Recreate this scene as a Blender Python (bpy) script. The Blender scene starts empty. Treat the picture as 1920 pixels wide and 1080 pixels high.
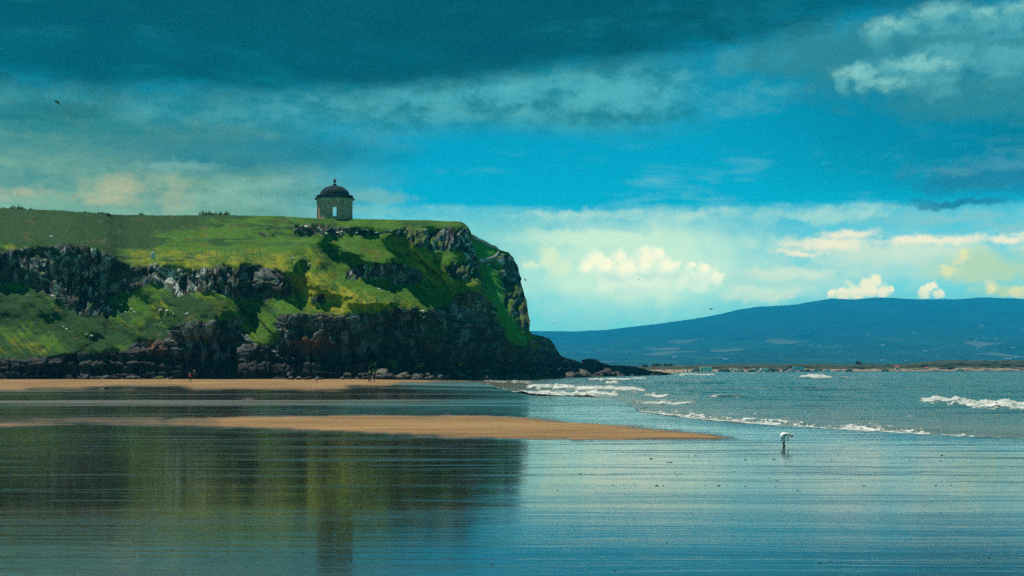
import bpy, bmesh, math, random
import numpy as np
from mathutils import Vector, Matrix

SC = bpy.context.scene
COL = SC.collection
random.seed(7)
RNG = np.random.default_rng(11)

# ------------------------------------------------------------------ camera
F = 1920 * 50.0 / 36.0          # focal length in photo pixels
CX, HY, CAMZ = 960.0, 688.0, 3.0  # optical axis column, horizon row, eye height
cam = bpy.data.objects.new('camera', bpy.data.cameras.new('camera'))
COL.objects.link(cam)
cam.location = (0, 0, CAMZ)
cam.rotation_euler = (math.radians(90), 0, 0)
cam.data.lens = 50.0
cam.data.sensor_width = 36.0
cam.data.shift_y = (HY - 540.0) / 1920.0
cam.data.clip_start = 0.5
cam.data.clip_end = 60000.0
SC.camera = cam

# ------------------------------------------------------------------ render settings
SC.view_settings.view_transform = 'Standard'
SC.view_settings.look = 'None'
EXPOSURE = 0.45
SKY_GAIN = 2 ** -EXPOSURE
HAZE_DENSITY = 1.2e-4
HAZE_TOP = 660.0
HAZE_GLOW = (0.006, 0.145, 0.32)
SC.view_settings.exposure = EXPOSURE
SC.view_settings.gamma = 1.0
SC.view_settings.use_curve_mapping = False
SC.render.engine = 'CYCLES'
cy = SC.cycles
cy.use_denoising = False
cy.denoiser = 'OPENIMAGEDENOISE'
cy.use_adaptive_sampling = True
cy.adaptive_threshold = 0.02
cy.adaptive_min_samples = 12
cy.max_bounces = 5
cy.diffuse_bounces = 2
cy.glossy_bounces = 3
cy.volume_bounces = 0
cy.transparent_max_bounces = 6
cy.caustics_reflective = False
cy.sample_clamp_indirect = 4.0

# ------------------------------------------------------------------ sun
SUN_TO = Vector((-0.32, 0.13, 0.86)).normalized()
sun = bpy.data.objects.new('sun', bpy.data.lights.new('sun', 'SUN'))
COL.objects.link(sun)
sun.data.energy = 4.6
sun.data.angle = math.radians(0.6)
sun.data.color = (1.0, 0.93, 0.78)
sun.rotation_euler = SUN_TO.to_track_quat('Z', 'Y').to_euler()
SUN_EL = math.asin(SUN_TO.z)
SUN_AZ = math.atan2(SUN_TO.x, SUN_TO.y)

# ------------------------------------------------------------------ small helpers
def lin(c):
    out = []
    for v in c[:3]:
        v = v / 255.0
        out.append(v / 12.92 if v <= 0.04045 else ((v + 0.055) / 1.055) ** 2.4)
    return tuple(out)

class X:
    """wraps a shader socket so that formulas can be written plainly"""
    nt = None
    def __init__(s, sock): s.s = sock
    @staticmethod
    def m(op, *a, clamp=False):
        n = X.nt.nodes.new('ShaderNodeMath'); n.operation = op; n.use_clamp = clamp
        for i, v in enumerate(a):
            if isinstance(v, X): X.nt.links.new(v.s, n.inputs[i])
            else: n.inputs[i].default_value = float(v)
        return X(n.outputs[0])
    def __add__(s, o): return X.m('ADD', s, o)
    __radd__ = __add__
    def __sub__(s, o): return X.m('SUBTRACT', s, o)
    def __rsub__(s, o): return X.m('SUBTRACT', o, s)
    def __mul__(s, o): return X.m('MULTIPLY', s, o)
    __rmul__ = __mul__
    def __truediv__(s, o): return X.m('DIVIDE', s, o)
    def max(s, o): return X.m('MAXIMUM', s, o)
    def min(s, o): return X.m('MINIMUM', s, o)
    def sm(s, a, b, lo=0.0, hi=1.0):
        n = X.nt.nodes.new('ShaderNodeMapRange'); n.interpolation_type = 'SMOOTHSTEP'
        X.nt.links.new(s.s, n.inputs[0])
        for i, v in zip((1, 2, 3, 4), (a, b, lo, hi)): n.inputs[i].default_value = v
        return X(n.outputs[0])
    def ln(s, a, b, lo=0.0, hi=1.0):
        n = X.nt.nodes.new('ShaderNodeMapRange'); n.interpolation_type = 'LINEAR'; n.clamp = True
        X.nt.links.new(s.s, n.inputs[0])
        for i, v in zip((1, 2, 3, 4), (a, b, lo, hi)): n.inputs[i].default_value = v
        return X(n.outputs[0])

def xyz(x, y, z=0.0):
    n = X.nt.nodes.new('ShaderNodeCombineXYZ')
    for i, v in enumerate((x, y, z)):
        if isinstance(v, X): X.nt.links.new(v.s, n.inputs[i])
        else: n.inputs[i].default_value = float(v)
    return X(n.outputs[0])

def sep(v):
    n = X.nt.nodes.new('ShaderNodeSeparateXYZ'); X.nt.links.new(v.s, n.inputs[0])
    return X(n.outputs[0]), X(n.outputs[1]), X(n.outputs[2])

def noise(vec, scale, detail=3.0, rough=0.5, dist=0.0):
    n = X.nt.nodes.new('ShaderNodeTexNoise'); n.noise_dimensions = '3D'
    X.nt.links.new(vec.s, n.inputs['Vector'])
    n.inputs['Scale'].default_value = scale; n.inputs['Detail'].default_value = detail
    n.inputs['Roughness'].default_value = rough; n.inputs['Distortion'].default_value = dist
    return X(n.outputs[0])

def voronoi(vec, scale, feature='F1', out=0, rand=1.0):
    n = X.nt.nodes.new('ShaderNodeTexVoronoi'); n.feature = feature
    X.nt.links.new(vec.s, n.inputs['Vector']); n.inputs['Scale'].default_value = scale
    n.inputs['Randomness'].default_value = rand
    return X(n.outputs[out])

def mixc(a, b, f, mode='MIX'):
    n = X.nt.nodes.new('ShaderNodeMix'); n.data_type = 'RGBA'; n.blend_type = mode
    n.clamp_factor = True
    for i, v in ((0, f), (6, a), (7, b)):
        if isinstance(v, X): X.nt.links.new(v.s, n.inputs[i])
        elif i == 0: n.inputs[0].default_value = float(v)
        else: n.inputs[i].default_value = (*v[:3], 1.0)
    return X(n.outputs[2])

def ramp(f, stops):
    n = X.nt.nodes.new('ShaderNodeValToRGB'); X.nt.links.new(f.s, n.inputs[0])
    e = n.color_ramp.elements
    while len(e) < len(stops): e.new(0.5)
    for k, (p, c) in enumerate(stops):
        e[k].position = p; e[k].color = (*c[:3], 1.0)
    return X(n.outputs[0])

# ------------------------------------------------------------------ world: teal sky under broken cloud decks
world = bpy.data.worlds.new('World'); SC.world = world; world.use_nodes = True
world.cycles.sampling_method = 'MANUAL'; world.cycles.sample_map_resolution = 256
def build_world():
    nt = world.node_tree; nt.nodes.clear(); X.nt = nt
    out = nt.nodes.new('ShaderNodeOutputWorld'); bg = nt.nodes.new('ShaderNodeBackground')
    nt.links.new(bg.outputs[0], out.inputs[0])
    tc = nt.nodes.new('ShaderNodeTexCoord')
    dx, dy, dz = sep(X(tc.outputs['Generated']))
    U = X.m('MULTIPLY_ADD', X.m('ARCTAN2', dx, dy), F / 1000.0, CX / 1000.0)  # a unit is about a thousand photo pixels of angle
    V = X.m('MULTIPLY_ADD', X.m('ARCSINE', dz), -F / 1000.0, HY / 1000.0)
    P = xyz(U, V, 0.0)
    def vm(op, a, b=None, c=None):
        n = nt.nodes.new('ShaderNodeVectorMath'); n.operation = op
        nt.links.new(a.s, n.inputs[0])
        if b is not None: n.inputs[1].default_value = b
        if c is not None: n.inputs[2].default_value = c
        return n
    def stretched(sx, sy, sc, z, det, rough=0.55):
        return noise(X(vm('MULTIPLY_ADD', P, (sx, sy, 0), (0, 0, z)).outputs[0]), sc, det, rough) - 0.5
    w1 = stretched(1.0, 2.6, 3.0, 3.0, 4.0)
    wv = nt.nodes.new('ShaderNodeTexNoise'); nt.links.new(P.s, wv.inputs['Vector']); wv.inputs['Scale'].default_value = 26.0; wv.inputs['Detail'].default_value = 3.0; wv.inputs['Roughness'].default_value = 0.6
    PW = X(vm('MULTIPLY_ADD', X(wv.outputs['Color']), (0.040, 0.034, 0.0), (-0.020, -0.017, 0.0)).outputs[0])
    pa = nt.nodes.new('ShaderNodeVectorMath'); nt.links.new(PW.s, pa.inputs[0]); nt.links.new(P.s, pa.inputs[1]); PW = X(pa.outputs[0])
    w2 = stretched(1.0, 1.7, 15.0, 9.0, 4.0, 0.6)
    w3 = stretched(1.0, 1.25, 44.0, 5.0, 3.0, 0.6)
    soft = w1 * 0.7 + w2 * 1.0                     # wind-drawn cloud
    torn = w1 * 0.35 + w2 * 1.5 + w3 * 1.0         # ragged cloud
    puff = w2 * 0.55 + w3 * 0.40                   # firm cumulus edge
    sky = nt.nodes.new('ShaderNodeTexSky'); sky.sky_type = 'NISHITA'; sky.sun_disc = False
    sky.sun_elevation = SUN_EL; sky.sun_rotation = SUN_AZ
    sky.air_density = 1.0; sky.dust_density = 0.6; sky.ozone_density = 3.0
    def L(r, g, b, k=1.0):
        return tuple(v * 10.0 * k * SKY_GAIN for v in lin((r, g, b)))   # the background runs at strength 0.1
    def cu(x): return (CX + F * math.atan((x - CX) / F)) / 1000.0
    def near(shapes, P=None):
        P = P or PW; tot = None
        for (x, y, rx, ry) in shapes:
            a, b = 1000.0 / rx, 1000.0 / ry
            d = X(vm('LENGTH', X(vm('MULTIPLY_ADD', P, (a, b, 0), (-cu(x) * a, -y / 1000.0 * b, 0)).outputs[0])).outputs['Value'])
            tot = d if tot is None else tot.min(d)
        return tot
    c = None
    def cloud(shapes, col, k, warp, w=0.65, foot=None):
        nonlocal c
        m = (warp - near(shapes)).sm(-1.0, -1.0 + w, 0.0, k)
        if foot: m = m * (V + w2 * 0.02).sm(foot[0], foot[1], 1.0, 0.0)
        c = mixc(c, L(*col), m)
    # clear sky between the clouds
    g = ramp(V.ln(-1.3, 0.75), [
        (0.0, L(6, 66, 88)), (0.50, L(4, 84, 112)), (0.64, L(3, 104, 138)), (0.70, L(0, 124, 156)),
        (0.76, L(0, 142, 178)), (0.82, L(0, 156, 188)), (0.86, L(66, 186, 206)), (0.91, L(104, 200, 204)),
        (0.96, L(92, 200, 200)), (1.0, L(80, 190, 194))])
    c = mixc(g, mixc(X(sky.outputs[0]), (0.10, 0.9, 1.1), 1.0, 'MULTIPLY'), 0.06)
    m = (U + w1 * 0.25).sm(1.25, 1.95) * (V + w1 * 0.10).sm(0.05, 0.16) * (V.sm(0.30, 0.42, 1.0, 0.0) * U.sm(2.6, 3.6, 1.0, 0.0))
    c = mixc(c, L(2, 98, 128), m * 0.9)
    st = stretched(0.8, 4.2, 3.4, 1.0, 5.0, 0.6)
    st2 = stretched(1.0, 3.0, 8.0, 14.0, 5.0, 0.62)
    hi = V.sm(0.20, 0.42)
    c = mixc(c, mixc(L(52, 146, 156), L(170, 214, 198), hi), (st * 0.7 + st2 * 0.6).sm(0.0, 0.28, 0.0, 1.0) * hi.ln(0, 1, 0.16, 0.5))
    # pale grey-teal band under the dark deck, running the width of the left and centre
    e = V + U.sm(0.3, 1.25, -0.180, -0.120) + w1 * 0.08 + w2 * 0.03
    m = e.sm(-0.03, 0.025) * (V + w1 * 0.06 + w2 * 0.04).sm(0.205, 0.275, 1.0, 0.0) * (U + w2 * 0.3).sm(1.14, 1.42, 1.0, 0.0) * U.sm(-2.2, -0.8)
    c = mixc(c, mixc(L(34, 112, 124), L(82, 158, 160), (w2 + st2 * 0.8).sm(-0.22, 0.26)), m * 0.84)
    cloud([(1150, 185, 210, 62), (1040, 165, 230, 42), (930, 180, 220, 38), (760, 190, 240, 30)], (84, 174, 184), 0.6, torn, 1.0)
    cloud([(1400, 128, 80, 36), (1490, 122, 140, 42), (1390, 205, 100, 28), (1270, 152, 54, 16), (1450, 182, 90, 26), (1560, 90, 160, 36)], (74, 156, 168), 0.56, torn, 0.9)
    # dull green-grey cloud low on the left
    m = (U + w1 * 0.5 + w2 * 0.2).sm(0.36, 0.86, 1.0, 0.0) * (V + w1 * 0.12).sm(0.19, 0.27) * U.sm(-2.6, -0.9, 0.0, 0.92)
    c = mixc(c, mixc(L(52, 112, 112), L(142, 172, 132), w2 * 0.8 + st2 * 1.2 + V.sm(0.22, 0.42, 0.05, 0.62)), m)
    cloud([(420, 300, 300, 54), (560, 292, 260, 44)], (22, 104, 126), 0.62, soft, 0.8)
    cloud([(110, 236, 170, 22), (60, 250, 120, 12)], (32, 92, 102), 0.66, torn, 0.9)
    cloud([(235, 362, 120, 34), (325, 374, 60, 42), (200, 386, 120, 20), (40, 380, 90, 18)], (196, 176, 130), 0.6, torn, 1.3)
    cloud([(500, 354, 120, 28), (470, 382, 190, 28), (640, 397, 230, 13), (330, 326, 160, 14), (700, 372, 110, 18)], (128, 172, 158), 0.55, torn, 1.0)
    # low pale layers above the sea
    cloud([(940, 450, 360, 60)], (140, 200, 176), 0.62, soft, 0.8)
    e = V + w1 * 0.05 + w2 * 0.016
    m = e.sm(0.386, 0.402) * (U + w1 * 0.6).sm(0.55, 0.9) * U.sm(2.6, 3.6, 1.0, 0.0)
    c = mixc(c, L(120, 192, 196), m * (w2 * 1.0 + st2 * 1.2 + 0.55))
    cloud([(1090, 405, 170, 14), (1310, 408, 110, 18), (1530, 410, 150, 20), (1620, 405, 80, 18), (1010, 402, 60, 10)], (178, 212, 196), 0.66, torn, 1.0)
    cloud([(1130, 430, 180, 11), (1400, 440, 120, 18)], (78, 176, 196), 0.5, soft, 0.7)
    cloud([(1870, 352, 230, 52), (1800, 396, 140, 12)], (30, 108, 142), 0.88, soft, 0.7)
    cloud([(1900, 326, 160, 24), (1780, 340, 90, 14)], (78, 140, 160), 0.55, torn, 0.9)
    cloud([(1800, 422, 220, 16), (1890, 442, 150, 14)], (136, 182, 182), 0.66, torn, 1.0)
    # broad cream light behind the cumulus, down to the hill
    cloud([(1190, 500, 350, 120), (1130, 450, 260, 34)], (202, 228, 198), 0.92, w1 * 0.4 + w2 * 0.4, 0.8)
    cloud([(1690, 492, 360, 62), (1480, 530, 200, 40)], (180, 212, 196), 0.74, soft * 0.8, 0.8)
    # long cream bank on the right
    cloud([(1690, 478, 290, 36), (1480, 516, 150, 16), (1440, 556, 110, 22), (1400, 546, 40, 11)], (204, 218, 194), 0.84, torn * 0.8, 0.9)
    cloud([(1850, 508, 140, 42), (1880, 548, 80, 18)], (184, 198, 146), 0.7, torn * 0.6, 0.8)
    cloud([(1600, 447, 90, 16), (1760, 459, 220, 12), (1560, 463, 100, 20), (1890, 462, 90, 12), (1500, 479, 70, 11)], (240, 226, 194), 0.92, torn * 0.8, 0.9)
    cloud([(1780, 513, 30, 16), (1800, 492, 18, 16), (1856, 546, 20, 18), (1905, 552, 30, 14)], (228, 218, 158), 0.75, torn * 0.7, 0.8)
    # cumulus heads: firm crowns, soft feet
    def R(*cs): return [(x, y, r, r) for (x, y, r) in cs]
    cloud(R((1030, 486, 32), (1050, 502, 30), (992, 495, 13), (1005, 497, 9)), (214, 228, 188), 0.85, puff * 1.5, 0.7, (0.49, 0.545))
    big = R((1112, 486, 22), (1098, 499, 17), (1130, 502, 26), (1155, 482, 18), (1168, 502, 34), (1205, 490, 30), (1228, 480, 24), (1246, 500, 27),
            (1262, 500, 17), (1185, 528, 42), (1232, 528, 46), (1278, 528, 24), (1292, 501, 13), (1318, 505, 21), (1337, 522, 18), (1312, 530, 34), (1140, 528, 30))
    cloud(big, (224, 232, 206), 0.92, puff * 1.3, 0.60, (0.495, 0.600))
    cloud([(1150, 520, 60, 16), (1215, 516, 50, 14), (1255, 520, 40, 20), (1300, 528, 40, 14), (1190, 545, 90, 14)], (176, 210, 202), 0.6, torn, 1.0)
    cloud([(x + 6, y - 2, rx * .80, ry * .74) for (x, y, rx, ry) in big[:9] + big[12:15]], (248, 240, 204), 0.9, puff * 2.2, 0.75, (0.495, 0.56))
    small = R((1605, 553, 24), (1628, 543, 21), (1640, 531, 12), (1653, 549, 21), (1580, 558, 16), (1560, 556, 12), (1668, 546, 8), (1735, 554, 17), (1750, 543, 9), (1761, 557, 13), (1742, 546, 11))
    cloud(small, (240, 228, 190), 0.92, puff * 1.3, 0.60, (0.545, 0.61))
    # upper right cumulus with a bright torn crown
    cloud([(1720, 124, 400, 104), (1860, 215, 240, 64)], (44, 118, 134), 0.92, soft * 1.1, 0.60)
    top = R((1650, 96, 40), (1700, 82, 44), (1760, 72, 46), (1800, 64, 36), (1850, 84, 44), (1900, 84, 44), (1960, 80, 60), (1780, 120, 80), (1880, 140, 90),
            (1620, 162, 40), (1665, 160, 46), (1720, 160, 50), (1582, 178, 22), (1770, 185, 44))
    cloud(top, (84, 156, 164), 0.90, torn * 0.75, 0.85, (0.19, 0.27))
    cloud([(1662, 76, 60, 22), (1770, 58, 84, 21), (1842, 68, 44, 16), (1915, 62, 56, 20), (1608, 160, 60, 22), (1660, 178, 70, 15), (1730, 150, 90, 20)], (148, 206, 196), 0.66, torn * 1.1, 1.25)
    cloud([(1740, 110, 160, 18), (1830, 190, 140, 17), (1890, 120, 80, 14)], (46, 116, 130), 0.7, torn, 0.9)
    # the dark deck overhead
    e = U.sm(0.42, 2.1, 0.196, 0.026) + U.sm(2.8, 4.4, 0.0, 0.17) - V + w1 * 0.085 + st2 * 0.07 + w2 * 0.025
    deck = mixc(mixc(L(5, 80, 102), L(8, 66, 86), e.sm(0.0, 0.12)), L(6, 58, 76), (w1 * 0.7 + st2 * 1.1).sm(-0.25, 0.30))
    deck = mixc(deck, L(20, 92, 108), (st * 0.8 - st2 * 0.9).sm(0.02, 0.28, 0.0, 0.62))
    c = mixc(c, deck, e.sm(-0.034, 0.036) * U.sm(1.1, 1.8, 0.96, 0.82))
    # these are the colours as they reach the beach: the air between adds its own light and dims them
    T = X.m('EXPONENT', X.m('DIVIDE', -HAZE_DENSITY * (HAZE_TOP - CAMZ), dz.max(0.052)))
    glow = X.m('SUBTRACT', 1.0, T); inv = X.m('DIVIDE', 1.0, T)
    air = mixc((0, 0, 0), tuple(v * 10.0 * SKY_GAIN for v in HAZE_GLOW), glow)
    c = mixc(mixc(c, air, 1.0, 'SUBTRACT'), xyz(inv, inv, inv), 1.0, 'MULTIPLY')
    c = mixc(c, (0, 0, 0), 1.0, 'LIGHTEN')
    nt.links.new(c.s, bg.inputs[0]); bg.inputs[1].default_value = 0.1
build_world()

# ------------------------------------------------------------------ numeric noise used to shape the terrain
def hash2(ix, iy, seed):
    h = (ix.astype(np.int64) * 374761393 + iy.astype(np.int64) * 668265263 + seed * 1274126177) & 0xFFFFFFFF
    h = ((h ^ (h >> 13)) * 1274126177) & 0xFFFFFFFF
    return ((h ^ (h >> 16)) & 0xFFFFFF) / float(0xFFFFFF)
def vnoise(x, y, seed=0):
    ix, iy = np.floor(x), np.floor(y); fx, fy = x - ix, y - iy
    fx = fx * fx * fx * (fx * (fx * 6 - 15) + 10); fy = fy * fy * fy * (fy * (fy * 6 - 15) + 10)
    a = hash2(ix, iy, seed); b = hash2(ix + 1, iy, seed); c = hash2(ix, iy + 1, seed); d = hash2(ix + 1, iy + 1, seed)
    return (a * (1 - fx) + b * fx) * (1 - fy) + (c * (1 - fx) + d * fx) * fy
def fbm(x, y, oct=4, seed=0, gain=0.5):
    s, amp, tot = 0.0, 1.0, 0.0
    for k in range(oct):
        s = s + amp * vnoise(x * 2.03 ** k + 17.3 * k, y * 2.03 ** k - 9.1 * k, seed + k); tot += amp; amp *= gain
    return s / tot - 0.5
def worley(x, y, seed=0):
    """nearest distance, second distance and a random value of the nearest cell"""
    ix, iy = np.floor(x), np.floor(y)
    f1 = np.full(x.shape, 9.0); f2 = np.full(x.shape, 9.0); rv = np.zeros(x.shape)
    for ox in (-1, 0, 1):
        for oy in (-1, 0, 1):
            jx, jy = ix + ox, iy + oy
            px = jx + hash2(jx, jy, seed); py = jy + hash2(jx, jy, seed + 1)
            d = np.hypot(px - x, py - y); r = hash2(jx, jy, seed + 2)
            near = d < f1
            f2 = np.where(near, f1, np.minimum(f2, d)); rv = np.where(near, r, rv); f1 = np.where(near, d, f1)
    return f1, f2, rv
def sstep(x, a, b):
    t = np.clip((x - a) / (b - a), 0, 1); return t * t * (3 - 2 * t)
def inside(px, py, poly):
    r = np.zeros(px.shape, bool); n = len(poly)
    for i in range(n):
        x0, y0 = poly[i]; x1, y1 = poly[(i + 1) % n]
        if y0 == y1: continue
        cond = ((y0 > py) != (y1 > py)) & (px < (x1 - x0) * (py - y0) / (y1 - y0) + x0)
        r ^= cond
    return r
def blur(a, r, n=2):
    k = 2 * r + 1
    for _ in range(n):
        for ax in (0, 1):
            p = np.pad(a, [(r + 1, r) if i == ax else (0, 0) for i in (0, 1)], mode='edge')
            cs = np.cumsum(p, axis=ax)
            a = (np.take(cs, range(k, cs.shape[ax]), ax) - np.take(cs, range(0, cs.shape[ax] - k), ax)) / k
    return a
class Mask:
    """soft region of the view the terrain is planned in, 2 px cells"""
    X0, Y0, STEP = -700, 360, 2
    gx, gy = np.meshgrid(np.arange(-700, 2700, 2), np.arange(360, 1140, 2))
    def __init__(s, polys, soft=2):
        a = np.zeros(Mask.gx.shape)
        for p in polys:
            w = 1.0
            if isinstance(p, tuple) and isinstance(p[1], float): p, w = p
            a = np.maximum(a, inside(Mask.gx, Mask.gy, p) * w)
        s.a = blur(a, soft) if soft else a
    def __call__(s, x, y):
        fx = np.clip((x - s.X0) / s.STEP, 0, s.a.shape[1] - 1.001); fy = np.clip((y - s.Y0) / s.STEP, 0, s.a.shape[0] - 1.001)
        ix, iy = fx.astype(int), fy.astype(int); fx, fy = fx - ix, fy - iy; a = s.a
        return (a[iy, ix] * (1 - fx) + a[iy, ix + 1] * fx) * (1 - fy) + (a[iy + 1, ix] * (1 - fx) + a[iy + 1, ix + 1] * fx) * fy
def interp(x, pts):
    return np.interp(x, [p[0] for p in pts], [p[1] for p in pts])
def at(x, y, D):
    """point seen at photo pixel x, y, at distance D"""
    return Vector(((x - CX) / F * D, D, CAMZ + (HY - y) / F * D))

# ------------------------------------------------------------------ objects and materials
def tag(o, label=None, cat=None, group=None, kind=None):
    for k, v in (('label', label), ('category', cat), ('group', group), ('kind', kind)):
        if v: o[k] = v
    return o
def link(name, me, mat=None, parent=None, loc=None, smooth=False):
    o = bpy.data.objects.new(name, me); COL.objects.link(o)
    if mat: 
        if len(me.materials) == 0: me.materials.append(mat)
    if parent: o.parent = parent
    if loc is not None: o.location = loc
    if smooth and me.polygons: me.polygons.foreach_set('use_smooth', np.ones(len(me.polygons), bool))
    return o
def empty(name, loc=(0, 0, 0), rz=0.0):
    o = bpy.data.objects.new(name, None); COL.objects.link(o)
    o.location = loc; o.rotation_euler = (0, 0, rz); o.empty_display_size = 0.2
    return o
def grid_mesh(name, P, flip=False):
    """P: rows x cols x 3"""
    r, c = P.shape[:2]; me = bpy.data.meshes.new(name)
    idx = np.arange(r * c).reshape(r, c)
    q = np.stack([idx[:-1, :-1], idx[:-1, 1:], idx[1:, 1:], idx[1:, :-1]], -1).reshape(-1, 4)
    if flip: q = q[:, ::-1]
    me.vertices.add(r * c); me.vertices.foreach_set('co', np.ascontiguousarray(P.reshape(-1, 3), np.float32).ravel())
    me.loops.add(q.size); me.loops.foreach_set('vertex_index', q.astype(np.int32).ravel())
    me.polygons.add(len(q)); me.polygons.foreach_set('loop_start', np.arange(0, q.size, 4, dtype=np.int32))
    me.polygons.foreach_set('use_smooth', np.ones(len(q), bool))
    me.update(calc_edges=True)
    return me
def fattr(me, name, v):
    a = me.attributes.new(name, 'FLOAT', 'POINT'); a.data.foreach_set('value', np.ascontiguousarray(v, np.float32).ravel())
def cattr(me, name, rgb):
    a = me.attributes.new(name, 'FLOAT_COLOR', 'POINT')
    v = np.ones((rgb.reshape(-1, 3).shape[0], 4), np.float32); v[:, :3] = rgb.reshape(-1, 3); a.data.foreach_set('color', v.ravel())
def bm_mesh(name, bm):
    me = bpy.data.meshes.new(name); bm.to_mesh(me); bm.free(); return me
class Mat:
    """principled material under construction"""
    def __init__(s, name):
        s.m = bpy.data.materials.new(name); s.m.use_nodes = True
        s.nt = s.m.node_tree; X.nt = s.nt
        s.b = s.nt.nodes['Principled BSDF']; s.out = s.nt.nodes['Material Output']
    def set(s, sock, v):
        if isinstance(v, X): s.nt.links.new(v.s, s.b.inputs[sock])
        elif isinstance(v, (tuple, list)): s.b.inputs[sock].default_value = (*v[:3], 1.0)
        else: s.b.inputs[sock].default_value = v
        return s
    def attr(s, name, color=False):
        n = s.nt.nodes.new('ShaderNodeAttribute'); n.attribute_name = name
        return X(n.outputs['Color' if color else 'Fac'])
    def pos(s):
        return X(s.nt.nodes.new('ShaderNodeNewGeometry').outputs['Position'])
    def obj(s):
        return X(s.nt.nodes.new('ShaderNodeTexCoord').outputs['Object'])
    def rand(s):
        return X(s.nt.nodes.new('ShaderNodeObjectInfo').outputs['Random'])
    def bump(s, h, dist=0.1, strength=1.0):
        n = s.nt.nodes.new('ShaderNodeBump'); n.inputs['Distance'].default_value = dist; n.inputs['Strength'].default_value = strength
        s.nt.links.new(h.s, n.inputs['Height']); s.nt.links.new(n.outputs[0], s.b.inputs['Normal'])
        return s
def simple(name, col, rough=0.8, var=0.25, scale=3.0, metal=0.0):
    M = Mat(name); n = noise(M.obj(), scale, 4.0, 0.6)
    M.set('Base Color', mixc(tuple(v * (1 - var) for v in col), tuple(v * (1 + var) for v in col), n.sm(0.3, 0.7)))
    M.set('Roughness', rough).set('Metallic', metal)
    return M.m

# ------------------------------------------------------------------ the beach: one sheet to the horizon
SHORE = [(860, 716), (900, 722), (960, 735), (1000, 741), (1100, 743.5), (1150, 746), (1185, 760), (1200, 772), (1300, 785), (1400, 794),
         (1500, 800), (1600, 806), (1750, 815), (1920, 822), (2300, 836), (2700, 850)]
FARSHORE = [(-700, 760), (1270, 780), (1600, 850), (1920, 980), (2700, 1150)]
LATERAL = [(-700, 1.0), (700, 1.0), (900, 0.5), (1000, 0.2), (1080, 0.0)]
DRY = Mask([[(400, 790), (450, 782), (700, 779), (880, 778), (980, 783), (1100, 794), (1200, 802), (1300, 810), (1375, 817), (1400, 819.5),
             (1320, 823), (1200, 824), (1000, 821), (850, 819), (700, 813), (600, 808), (480, 803), (420, 797)],
            ([(250, 792), (330, 784), (450, 780), (450, 806), (330, 800)], 0.62),
            [(-700, 700), (-700, 731), (50, 730), (150, 729), (200, 724), (330, 723), (360, 728), (560, 729), (640, 728), (660, 723), (725, 723), (750, 717.5), (850, 714.5), (1000, 712.5), (1000, 700)],
            ([(-700, 790), (0, 786), (150, 781), (300, 782), (300, 800), (160, 797), (0, 806), (-700, 815)], 0.5),
            ([(560, 730.5), (790, 731.5), (795, 733.5), (560, 732.5)], 0.8),
            ([(960, 756), (1000, 754), (1060, 753), (1110, 745), (1125, 746), (1070, 756), (1000, 757)], 0.75)], 2)
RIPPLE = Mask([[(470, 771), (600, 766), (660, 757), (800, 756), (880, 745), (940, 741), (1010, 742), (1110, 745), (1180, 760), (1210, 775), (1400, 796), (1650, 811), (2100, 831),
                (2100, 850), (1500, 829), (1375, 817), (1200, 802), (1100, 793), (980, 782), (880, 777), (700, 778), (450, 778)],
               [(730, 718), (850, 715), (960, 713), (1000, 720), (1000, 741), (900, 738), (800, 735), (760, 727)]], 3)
def ground_z(u, D):
    """height of the sand at distance D and bearing u = X / D"""
    u = np.asarray(u, float); D = np.asarray(D, float)
    x = CX + F * u; yf = HY + F * CAMZ / np.maximum(D, 5)
    lat = interp(x, LATERAL)
    z = 0.9 * sstep(D, 125, 243) * lat
    sea = sstep(interp(x, SHORE) - yf, 0, 12) * (1 - lat * 0.9) * (D > 60)
    z = z - 0.5 * sea
    fs = interp(x, FARSHORE)
    z = z + (D > 500) * (0.9 * sstep(D, fs - 25, fs + 40) + 2.2 * sstep(D, fs + 40, fs + 400))
    z = z + 0.10 * DRY(x, yf) * (yf > 765) * (yf < 830)
    z = z + 0.010 * fbm(u * D * 0.03, D * 0.25, 3, 5) * (D < 240)
    z = z + 0.42 * fbm(u * D * 0.010 + 3, D * 0.075, 3, 6, 0.45) * sstep(D, 96, 125) * (1 - sstep(D, 215, 240)) * interp(x, [(-700, 1), (650, 1), (950, 0)])
    return z
def on_ground(x, y):
    """sand point seen at photo pixel x, y"""
    u = (x - CX) / F; D = F * CAMZ / (y - HY)
    for _ in range(40):
        z = float(ground_z(np.array([u]), np.array([D]))[0]); D = 0.5 * D + 0.5 * F * (CAMZ - z) / (y - HY)
    return Vector((u * D, D, float(ground_z(np.array([u]), np.array([D]))[0])))
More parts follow.
